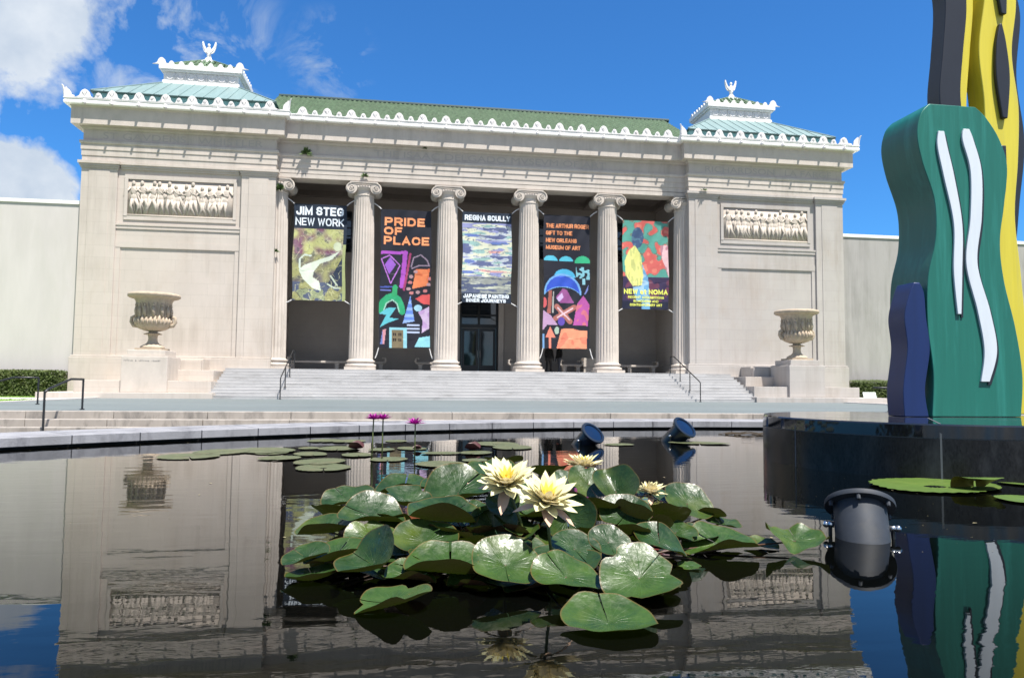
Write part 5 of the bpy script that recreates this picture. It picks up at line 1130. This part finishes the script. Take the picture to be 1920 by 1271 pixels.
# =====================================================================
#  WATER LILIES
# =====================================================================
def leaf_mesh(rad, seed, bowl, wave, fold=0.0, slit=.10, serr=0.0, tear=0.0, asp=1.0, nr=9, na=44, hd=0.0, fc=0.0, sc=0.0, bc=0.0):
    """disc leaf in its own frame: rim in XY, slit towards -Y, concave up"""
    rn = random.Random(seed); ph1, ph2, ph3 = rn.uniform(0, 6.3), rn.uniform(0, 6.3), rn.uniform(0, 6.3); V = []; UV = []
    for i in range(nr + 1):
        t = i / nr; row = []
        for j in range(na + 1):
            s = j / na; a = -math.pi / 2 + slit * (1 - .45 * t) + (2 * math.pi - 2 * slit * (1 - .45 * t)) * s
            rr = t * rad * (1 + .035 * math.sin(2 * a + ph1) + .02 * math.sin(5 * a + ph2) + (serr * t * abs(math.sin(a * 15 + ph3)) if serr else 0))
            e = min(s, 1 - s)
            if e < .07: rr *= 1 - .10 * (1 - e / .07) * t
            if tear and t > .6: rr *= 1 - tear * max(0, math.sin(a * 3 + ph2)) ** 6 * (t - .6) * 2
            x, y = rr * math.cos(a), rr * math.sin(a) * asp
            z = bowl * rad * (t ** 2.2) + wave * rad * t * t * (math.sin(2 * a + ph2) * .7 + math.sin(3 * a + ph3) * .5 + .25 * math.sin(7 * a + ph1)) - .05 * rad * math.exp(-(t / .16) ** 2)
            z += .012 * rad * math.cos(22 * 2 * math.pi * s) * t * (1 - t) * 2
            if fold:      # fold up about the slit line (Y axis)
                th = fold * (1 - math.exp(-abs(x) / (rad * .22))); d = abs(x); x2 = math.copysign(d * math.cos(th), x); z += d * math.sin(th); x = x2
            if hd: x, y = x * math.cos(hd) - y * math.sin(hd), x * math.sin(hd) + y * math.cos(hd)
            if fc and y < -.25 * rad: u_ = (-.25 * rad - y) / rad; z += fc * 1.9 * rad * u_ ** 1.35; y += fc * rad * .9 * u_ ** 1.5
            if bc and y > 0: z -= bc * rad * (y / rad) ** 2; y *= 1 - .25 * abs(bc) * (y / rad)
            if sc: z += sc * rad * (x / rad) ** 2
            V.append((x, y, z)); UV.append((s, t))
    F = []
    for i in range(nr):
        for j in range(na): a = i * (na + 1) + j; F.append((a, a + na + 1, a + na + 2, a + 1))
    return V, F, UV
def place(V, loc, heading, tilt, roll, extra=0.0):
    """heading: way the slit points; tilt: how far the face leans towards the viewer; roll: sideways lean"""
    Mx = Matrix.Translation(loc) @ Matrix.Rotation(roll, 4, 'Y') @ Matrix.Rotation(tilt, 4, 'X') @ Matrix.Rotation(heading, 4, 'Z')
    return [Mx @ Vector(v) for v in V], Mx
clump = thing('water_lily_plant', (.6, 3.8, 0), 'dense clump of glossy dark green water lily leaves with brown undersides, standing above the pool', 'water lily plant')
# x, y, z of the leaf centre, radius, heading, tilt, roll, bowl, wave, fold, light?
LEAVES = [
 (-0.338,4.902,0.150,0.169,3.74,0.36,-0.14,0.28,0.1,0.07,0,0),
 (-0.380,4.549,0.110,0.160,3.49,-0.47,0.24,0.0,0.1,0.06,0,0),
 (0.017,4.769,0.240,0.188,2.97,0.26,-0.10,0.3,0.0,0.07,0,0),
 (0.044,4.315,0.220,0.157,1.92,0.40,0.17,0.38,0.1,0.06,0,0),
 (-0.156,4.054,0.190,0.186,4.29,0.33,0.07,0.28,0.0,0.07,0,0),
 (0.332,4.417,0.260,0.227,2.23,0.48,-0.24,0.32,0.0,0.06,0,0),
 (0.216,3.890,0.210,0.196,2.23,0.35,0.07,0.55,0.0,0.07,0,0),
 (-0.393,4.059,0.120,0.163,2.22,0.25,-0.14,0.42,0.1,0.06,0,0),
 (-0.144,3.802,0.120,0.137,1.05,0.46,0.10,0.15,0.0,0.07,0,1),
 (0.127,3.675,0.130,0.170,1.40,0.34,0.03,0.1,0.0,0.05,0,0),
 (-0.438,3.616,0.080,0.115,3.82,0.22,-0.21,0.22,0.1,0.06,0,0),
 (-0.305,3.645,0.080,0.152,2.62,0.27,-0.21,0.4,0.0,0.05,0,1),
 (-0.121,3.436,0.080,0.163,3.63,0.39,-0.52,0.25,0.3,0.04,0.4,0),
 (-0.025,3.018,0.010,0.156,4.31,0.06,-0.21,0.26,0.1,0.05,0,1),
 (0.227,3.381,0.070,0.211,3.12,0.22,0.05,0.4,0.0,0.05,0,1),
 (0.461,3.248,0.110,0.162,0.00,0.51,0.10,0.16,0.0,0.04,0,1),
 (0.711,3.139,0.080,0.154,3.74,0.39,0.14,0.22,0.0,0.06,0,1),
 (0.830,3.482,0.120,0.133,0.35,0.45,0.21,0.1,0.0,0.06,0,0),
 (1.010,3.049,0.090,0.183,2.30,0.52,-0.10,0.2,0.0,0.05,0,1),
 (0.782,2.731,0.012,0.181,3.14,0.22,0.00,0.25,0.0,0.05,0,1),
 (0.882,3.877,0.190,0.144,0.09,1.28,0.03,0.1,0.3,0.03,0.3,0),
 (1.021,3.559,0.130,0.112,0.17,0.62,0.21,0.1,0.0,0.06,0,0),
 (1.278,3.856,0.150,0.166,0.00,-0.58,0.52,0.0,0.2,0.05,0.2,0),
 (1.104,4.287,0.320,0.135,0.35,0.74,0.24,0.1,0.0,0.05,0,0),
 (1.240,4.177,0.290,0.157,0.00,0.61,-0.24,0.1,0.2,0.05,0.6,0),
 (1.202,3.878,0.210,0.144,5.59,0.53,-0.17,0.12,0.0,0.05,0,0),
 (1.712,4.256,0.200,0.167,5.93,0.57,0.24,0.12,0.0,0.06,0,0),
 (1.895,4.198,0.090,0.118,3.39,0.25,0.21,0.2,0.1,0.1,0,0),
 (1.506,3.914,0.100,0.122,3.89,0.42,0.17,0.25,0.0,0.07,0,0),
 (1.725,3.837,0.045,0.201,3.84,0.26,-0.05,0.32,0.0,0.08,0,1),
 (2.177,3.852,0.020,0.164,2.93,0.27,0.00,0.2,0.1,0.22,0,1),
 (2.016,3.934,0.012,0.096,0.00,0.14,0.00,0.1,0.0,0.08,0,0),
 (1.309,3.625,0.110,0.150,3.18,0.41,0.35,0.2,0.0,0.07,0,0),
 (1.425,3.534,0.006,0.059,0.00,0.14,0.00,0.0,0.0,0.04,0,1),
 (0.481,3.866,0.160,0.128,0.17,0.99,-0.21,0.1,0.1,0.04,0.3,0),
 (0.406,3.690,0.100,0.136,3.14,-0.48,0.14,0.0,0.1,0.08,0,0),
 (0.531,3.884,0.270,0.090,0.70,0.72,0.00,0.1,0.1,0.08,0,0),
 (0.596,4.913,0.320,0.171,3.49,0.28,0.00,0.1,0.1,0.07,0,0),
 (0.786,5.689,0.310,0.154,3.14,-0.28,0.00,0.0,0.1,0.05,0,0),
 (0.997,4.948,0.320,0.139,3.14,-0.34,0.00,0.0,0.1,0.05,0,0),
 (1.015,4.467,0.310,0.098,0.00,0.56,0.00,0.1,0.1,0.06,0,0),
 (1.079,3.974,0.210,0.141,3.14,-0.54,0.14,0.0,0.1,0.05,0,0),
 (0.679,3.943,0.230,0.116,0.35,0.45,0.00,0.1,0.0,0.06,0,0),
 (0.246,4.727,0.250,0.137,3.39,0.37,0.07,0.3,0.0,0.07,0,0),
 (-0.179,4.450,0.180,0.117,2.62,-0.48,0.17,0.0,0.1,0.08,0,0),
 (-0.045,3.925,0.120,0.133,4.28,0.21,0.10,0.2,0.0,0.07,0,0),
 (0.334,3.622,0.070,0.111,1.75,0.19,0.00,0.2,0.0,0.07,0,0),
 (0.700,3.813,0.100,0.118,3.14,0.29,0.00,0.1,0.0,0.07,0,0),
 (0.786,4.383,0.250,0.153,3.93,0.29,0.00,0.2,0.0,0.07,0,0),
 (1.568,4.368,0.220,0.146,3.96,0.28,0.17,0.2,0.0,0.07,0,0),
 (0.024,3.610,0.060,0.122,2.93,0.17,0.00,0.2,0.0,0.07,0,0),
 (1.619,3.951,0.070,0.142,2.69,0.21,0.00,0.2,0.0,0.07,0,0),
 (0.048,3.369,0.040,0.122,2.09,0.17,0.14,0.3,0.0,0.08,0,1),
 (0.307,3.309,0.020,0.106,2.65,0.12,0.00,0.25,0.0,0.08,0,0),
 (0.547,3.229,0.020,0.109,2.50,0.13,-0.10,0.25,0.0,0.08,0,0),
 (-0.254,3.802,0.080,0.119,2.81,0.18,-0.14,0.2,0.0,0.07,0,0),
 (1.184,3.702,0.140,0.102,3.49,-0.51,0.21,0.0,0.1,0.07,0,0),
 (1.842,4.245,0.130,0.102,3.49,-0.42,0.21,0.0,0.1,0.07,0,0),
 (0.393,3.831,0.130,0.103,3.49,-0.54,-0.14,0.0,0.1,0.07,0,0),
 (0.990,3.771,0.130,0.089,3.49,-0.54,0.07,0.0,0.1,0.07,0,0),
 (1.500,4.047,0.170,0.136,3.49,-0.46,0.21,0.1,0.1,0.07,0,0),
 (0.748,3.565,0.060,0.125,3.05,0.15,0.00,0.2,0.0,0.05,0,0),
 (0.573,3.813,0.130,0.088,3.14,-0.68,0.35,0.0,0.1,0.07,0,0),
 (-0.049,4.140,0.150,0.109,3.14,-0.44,0.17,0.0,0.1,0.07,0,0),
 (0.361,3.947,0.220,0.106,2.97,0.43,-0.17,0.2,0.1,0.07,0,0),
 (1.116,3.148,0.020,0.107,3.67,0.10,0.00,0.2,0.1,0.05,0,0),
 (-0.390,3.497,0.015,0.129,3.46,0.08,-0.10,0.3,0.1,0.05,0,0),
]
rn = random.Random(77)
for k in range(34):      # lower leaves that close the middle of the clump
    a, u_ = rn.uniform(0, 6.28), rn.random() ** .5
    x, y = .48 + .80 * u_ * math.cos(a), 3.95 + .62 * u_ * math.sin(a); h_ = .20 * (1 - u_ ** 2)
    LEAVES.append((x, y, .02 + h_ * rn.uniform(.2, .95), rn.uniform(.10, .16), rn.uniform(0, 6.28), rn.uniform(-.25, .35), rn.uniform(-.4, .4), .1, .1, .08, 0, 0))
for k, (x, y, z, r, hd, ti, ro, fc, sc, wa, fo, li) in enumerate(LEAVES):
    V, F_, UV = leaf_mesh(r, k + 11, .05, wa * 1.35, fo, slit=.025 + .02 * ((k * 7) % 3), tear=.3 if k % 5 == 3 else 0, hd=hd, fc=fc, sc=sc + .04 * math.sin(k * 2.3), bc=(.05 if ti < -.2 else -.05 - .15 * (.5 + .5 * math.sin(k * 5.1))))
    W_, Mx = place(V, Vector((x, y, z)), 0, ti, ro)
    lo = min(v.z for v in W_)
    if lo < .004: W_ = [v + Vector((0, 0, .004 - lo)) for v in W_]
    q = MB(); q.add(W_, F_); o = q.build('leaf', M['leaf_b'] if li else M['leaf_a'], clump, uvs=UV, smooth=True)
    c = Mx.translation + Vector((0, 0, max(0, .004 - lo)))
    nrm = (Mx.to_3x3() @ Vector((0, 0, 1))); c = c - nrm * (.05 * r)
    if c.z > .03:
        rx = .55 + (x - .55) * .45; ry = 3.8 + (y - 3.8) * .45; m_ = c * .55 + Vector((rx, ry, 0)) * .45 - nrm * .05; m_.z = c.z * .45
        q = MB(); q.tube([c, m_, Vector((rx, ry, -.04))], [.005, .006, .007], 6); q.build('stalk', M['stem_r'], clump, smooth=True)

def petal(q, L_, Wd, a, elev, curl, c, off=.0, cup=.35):
    """pointed boat-shaped petal from centre c, heading a, rising at elev"""
    n = 7; P = []
    for i in range(n + 1):
        t = i / n; w_ = Wd * (math.sin(math.pi * min(1, t * .78 + .16)) ** .85) * (1 if t < .78 else max(0, (1 - t) / .22) ** .55)
        e = elev + curl * t; P.append((t, w_, e))
    x = y_ = 0; rows = []; h = off; z = 0
    for i, (t, w_, e) in enumerate(P):
        if i: h += L_ / n * math.cos(e); z += L_ / n * math.sin(e)
        rows.append([])
        for s in (-1, -.5, 0, .5, 1):
            lx = h - abs(s) ** 2 * w_ * cup * math.sin(e) ; lz = z + abs(s) ** 2 * w_ * cup * math.cos(e); ly = s * w_
            rows[-1].append((c[0] + lx * math.cos(a) - ly * math.sin(a), c[1] + lx * math.sin(a) + ly * math.cos(a), c[2] + lz))
    q.grid(rows)
def flower(base, head, size, lab, kind, stemx=0.0, seed=0, tilt=(0, 0), openness=1.0, sep=True):
    rn = random.Random(seed); t = thing('water_lily_flower', base, lab, 'water lily', 'yellow water lilies' if kind == 'y' else 'purple water lilies'); H_ = Vector(head)
    q = MB(); b = Vector(base); q.tube([b, b.lerp(H_, .5) + Vector((stemx, 0, 0)), H_ + Vector((0, 0, .005))], .0075 if kind == 'y' else .008, 8); q.build('stem', M['stem'] if kind == 'y' else M['stem'], t, smooth=True)
    Tm = Matrix.Translation(H_) @ Matrix.Rotation(tilt[0], 4, 'X') @ Matrix.Rotation(tilt[1], 4, 'Y'); c = (0, 0, 0); s = size / 2
    q = MB(); q.T = Tm
    if kind == 'y': rings = [(9, 1.0, .175, .06, .16), (11, 1.0, .165, .34, .10), (10, .92, .15, .64, .03), (9, .78, .125, .95, -.03)]
    else: rings = [(13, 1.0, .11, .12, .05), (13, .95, .10, .38, .0), (11, .8, .09, .68, 0)]
    for k, (n, l, w_, el, cu) in enumerate(rings):
        for j in range(n): petal(q, s * l * rn.uniform(.84, 1.07), s * w_ * rn.uniform(.9, 1.1), 2 * math.pi * (j + .5 * (k % 2)) / n + rn.uniform(-.14, .14), el * openness + rn.uniform(-.12, .12) + .05, cu, c, .02 * s)
    q.build('petals', M['petal'] if kind == 'y' else M['petal_p'], t, smooth=True, weld=False)
    if kind == 'y':
        q = MB(); q.T = Tm
        for j in range(8): petal(q, s * .60, s * .075, 2 * math.pi * j / 8 + .2, 1.22, -.1, c, .02 * s)
        q.build('inner_petals', M['petal_in'], t, smooth=True, weld=False)
        if sep:
            q = MB(); q.T = Tm
            for j in range(4): petal(q, s * rn.uniform(.88, .98), s * .17, math.pi / 2 * j + rn.uniform(-.3, .3) - 1.9, -.10 + rn.uniform(-.42, .1), -.18, (0, 0, -.006), .02 * s, .25)
            q.build('sepals', M['sepal'], t, smooth=True, weld=False)
    q = MB(); q.T = Tm
    for j in range(34 if kind == 'y' else 14):
        a = rn.uniform(0, 6.28); e = rn.uniform(.9, 1.5); l = s * rn.uniform(.28, .42); q.tube([(0, 0, 0), (l * math.cos(e) * math.cos(a), l * math.cos(e) * math.sin(a), l * math.sin(e))], [s * .02, s * .012], 4)
    q.build('stamens', M['stamen'] if kind == 'y' else M['stamen'], t, weld=False)
flower((.66, 3.85, 0), (.535, 3.77, .385), .345, 'large fully open yellow water lily, left of the overlapping pair', 'y', .02, 1, (.42, -.05))
flower((.72, 3.45, 0), (.665, 3.38, .355), .335, 'large open yellow water lily on a visible green stem, front one of the overlapping pair', 'y', .0, 2, (.40, .10))
flower((1.2, 4.7, 0), (1.20, 4.80, .355), .29, 'yellow water lily standing highest at the back, seen from the side', 'y', .0, 3, (.02, .02), .9)
flower((1.45, 4.2, 0), (1.49, 4.30, .255), .215, 'smaller half open yellow water lily at the right of the clump', 'y', .0, 4, (.08, .10), 1.12)
flower((.36, 4.6, 0), (.36, 4.62, .30), .19, 'small yellow water lily half hidden behind leaves, left of the large pair', 'y', .0, 5, (.05, -.1), 1.1)
for (b_, h_, sz, lab, sd_) in (((-.36, 8.9, -.05), (-.345, 8.9, .475), .245, 'left one of the two purple water lilies that touch', 1), ((-.24, 8.95, -.05), (-.235, 8.95, .475), .245, 'right one of the two purple water lilies that touch', 2), ((.15, 9.0, -.05), (.15, 9.0, .415), .27, 'single purple water lily standing right of the touching pair', 3)):
    flower(b_, h_, sz, lab, 'p', .0, 20 + sd_, (.0, 0), 1.25)

# floating pads (x, y, radius along x, seed, label)
PADS = [
 (-2.55,9.35,0.33,0.37,"green lily pad at the left end of the pads, under the urn's reflection"),
 (-2.30,9.93,0.32,0.38,"green lily pad second pad from the left"),
 (-1.77,10.10,0.33,0.43,"green lily pad in the left group, with dark toothed edge"),
 (-1.44,9.07,0.23,0.25,"green lily pad small pad under the left group, near the half column reflection"),
 (-0.93,8.62,0.26,0.34,"green lily pad upper pad of the stacked pair left of the second column reflection"),
 (-0.83,8.05,0.28,0.33,"green lily pad lower pad of the stacked pair left of the second column reflection"),
 (-1.15,9.59,0.20,0.27,"green lily pad behind the stacked pair of pads"),
 (-1.20,11.78,0.24,0.31,"green lily pad left pad of the farthest row near the rim"),
 (-0.82,11.66,0.23,0.30,"green lily pad right pad of the farthest row near the rim"),
 (-0.86,10.34,0.26,0.34,"green lily pad between the farthest row and the stacked pair"),
 (-0.10,11.70,0.17,0.22,"green lily pad small far pad right of the purple flower stems"),
 (-0.16,8.88,0.22,0.25,"green lily pad narrow pad at the foot of the purple flower stems"),
 (0.44,8.29,0.28,0.30,"green lily pad large pad in front, right of the single purple flower"),
 (0.85,8.70,0.14,0.18,"green lily pad small pad just above the leaf clump, left of the yellow flowers"),
 (0.96,9.64,0.19,0.25,"green lily pad pad right of the maroon leaf"),
 (1.40,11.09,0.33,0.40,"green lily pad far pad right of the purple flowers, upper of two"),
 (1.57,10.47,0.28,0.36,"green lily pad far pad right of the purple flowers, lower of two"),
 (0.50,9.62,0.24,0.18,"green lily pad narrow pad between the purple flower and the maroon leaf"),
 (-0.28,10.16,0.17,0.22,"green lily pad pad behind the touching purple flower stems"),
 (-0.56,9.42,0.19,0.24,"green lily pad pad left of the touching purple flower stems"),
 (3.29,10.93,0.23,0.20,"green lily pad thin pad edge right of the left blue spotlight"),
 (4.68,11.15,0.45,0.26,"green lily pad thin pad edge in front of the right blue spotlight"),
 (4.89,6.19,0.59,0.47,"green lily pad biggest and brightest, with toothed edge, beside the black plinth"),
 (5.92,6.31,0.20,0.26,"green lily pad bright green pad at the right picture edge, upper of two"),
 (5.04,5.34,0.21,0.22,"green lily pad bright green pad at the right picture edge, lower of two"),
 (-1.65,9.79,0.19,0.25,"green lily pad small pad right of the left group"),
 (0.13,10.35,0.19,0.25,"green lily pad pad behind the single purple flower stem"),
 (-1.27,10.44,0.14,0.18,"green lily pad tiny pad left of the middle pads"),
]
for k, (x, y, r, ry, lab) in enumerate(PADS):
    V, F_, UV = leaf_mesh(r, 100 + k, .015, .006, 0, slit=.05, serr=.07, asp=ry / r, nr=4, na=60)
    hd = random.Random(k).uniform(-.5, .5) if ry != r else random.Random(k).uniform(0, 6.28)
    W_, Mx = place(V, Vector((x, y, .007 + .0012 * (k % 5))), hd, 0, 0); q = MB(); q.add(W_, F_)
    o = q.build('lily_pad', M['pad2'] if x > 3.9 and y < 7.5 else M['pad'], None, uvs=UV, smooth=True, base=(x, y, 0)); tag(o, lab, 'lily pad', 'floating lily pads')
# curled pad and maroon young leaves
V, F_, UV = leaf_mesh(.21, 300, .1, .05, 0, slit=.1, serr=.03, hd=2.6, fc=-.2, sc=-.1, bc=.9); W_, Mx = place(V, Vector((5.13, 5.98, .10)), 0, -.25, .05); q = MB(); q.add(W_, F_); tag(q.build('lily_pad', M['pad2'], None, uvs=UV, smooth=True, base=(5.13, 5.98, 0)), 'curled bright green pad leaf standing up on the flat pad beside the plinth', 'lily pad', 'floating lily pads')
for k, (x, y, lab) in enumerate(((-.62, 10.2, 'maroon folded young leaf among pads left of the purple flowers'), (.95, 10.0, 'maroon folded young leaf among pads right of the purple flowers'), (.2, 10.1, 'small maroon bud leaf behind the single purple flower'))):
    V, F_, UV = leaf_mesh(.11 if k < 2 else .06, 400 + k, .2, .1, .7, slit=.1); W_, Mx = place(V, Vector((x, y, .02)), 1.4, .1, 0); q = MB(); q.add(W_, F_); tag(q.build('young_leaf', M['bud'], None, uvs=UV, smooth=True, base=(x, y, 0)), lab, 'leaf', 'maroon young leaves')
# dead twigs near the right rim
for k, (x, y) in enumerate(((6.3, 13.1), (7.1, 12.6))):
    rn = random.Random(k); q = MB()
    for j in range(9):
        a = rn.uniform(-.4, .4); l = rn.uniform(.25, .8); p = Vector((x + rn.uniform(-.6, .4), y + rn.uniform(-.3, .3), .01)); q.tube([p, p + Vector((l * math.cos(a) * .5, l * math.sin(a) * .5, rn.uniform(.0, .05))), p + Vector((l * math.cos(a), l * math.sin(a), .01))], .008, 5)
    tag(q.build('dead_stems', M['bed'], weld=False), ('dark dead lily stems floating farther out by the right rim', 'dark dead lily stems floating close to the black plinth')[k], 'dead stems', 'dead lily stems')

# small bits floating on the water: pollen, leaf scraps
rn = random.Random(21); q = MB()
for k in range(420):
    a = rn.uniform(0, 6.28)
    if k < 230: x, y = 1.4 + rn.gauss(0, 2.2), 4.6 + abs(rn.gauss(0, 2.6)) - .9
    else: t_ = rn.uniform(1.25, 2.75); x, y = PC.x + (PR - abs(rn.gauss(0, .5)) - .1) * math.cos(t_), PC.y + (PR - abs(rn.gauss(0, .5)) - .1) * math.sin(t_)
    if y < 2.2 or (x - GC[0]) ** 2 + (y - GC[1]) ** 2 < 3.8: continue
    s = rn.uniform(.002, .007) if rn.random() < .93 else rn.uniform(.012, .022); c_, s_ = math.cos(a) * s, math.sin(a) * s
    q.add([(x - c_, y - s_, .003), (x + s_ * .5, y - c_ * .5, .004), (x + c_, y + s_, .003), (x - s_ * .5, y + c_ * .5, .004)], [(0, 1, 2, 3)])
tag(q.build('floating_debris', mat('dry_scraps', (.20, .17, .09), .8, .4, 30), weld=False, base=(1, 5, 0)), 'tiny pale scraps of leaf and pollen scattered on the pool water', 'debris', kind='stuff')
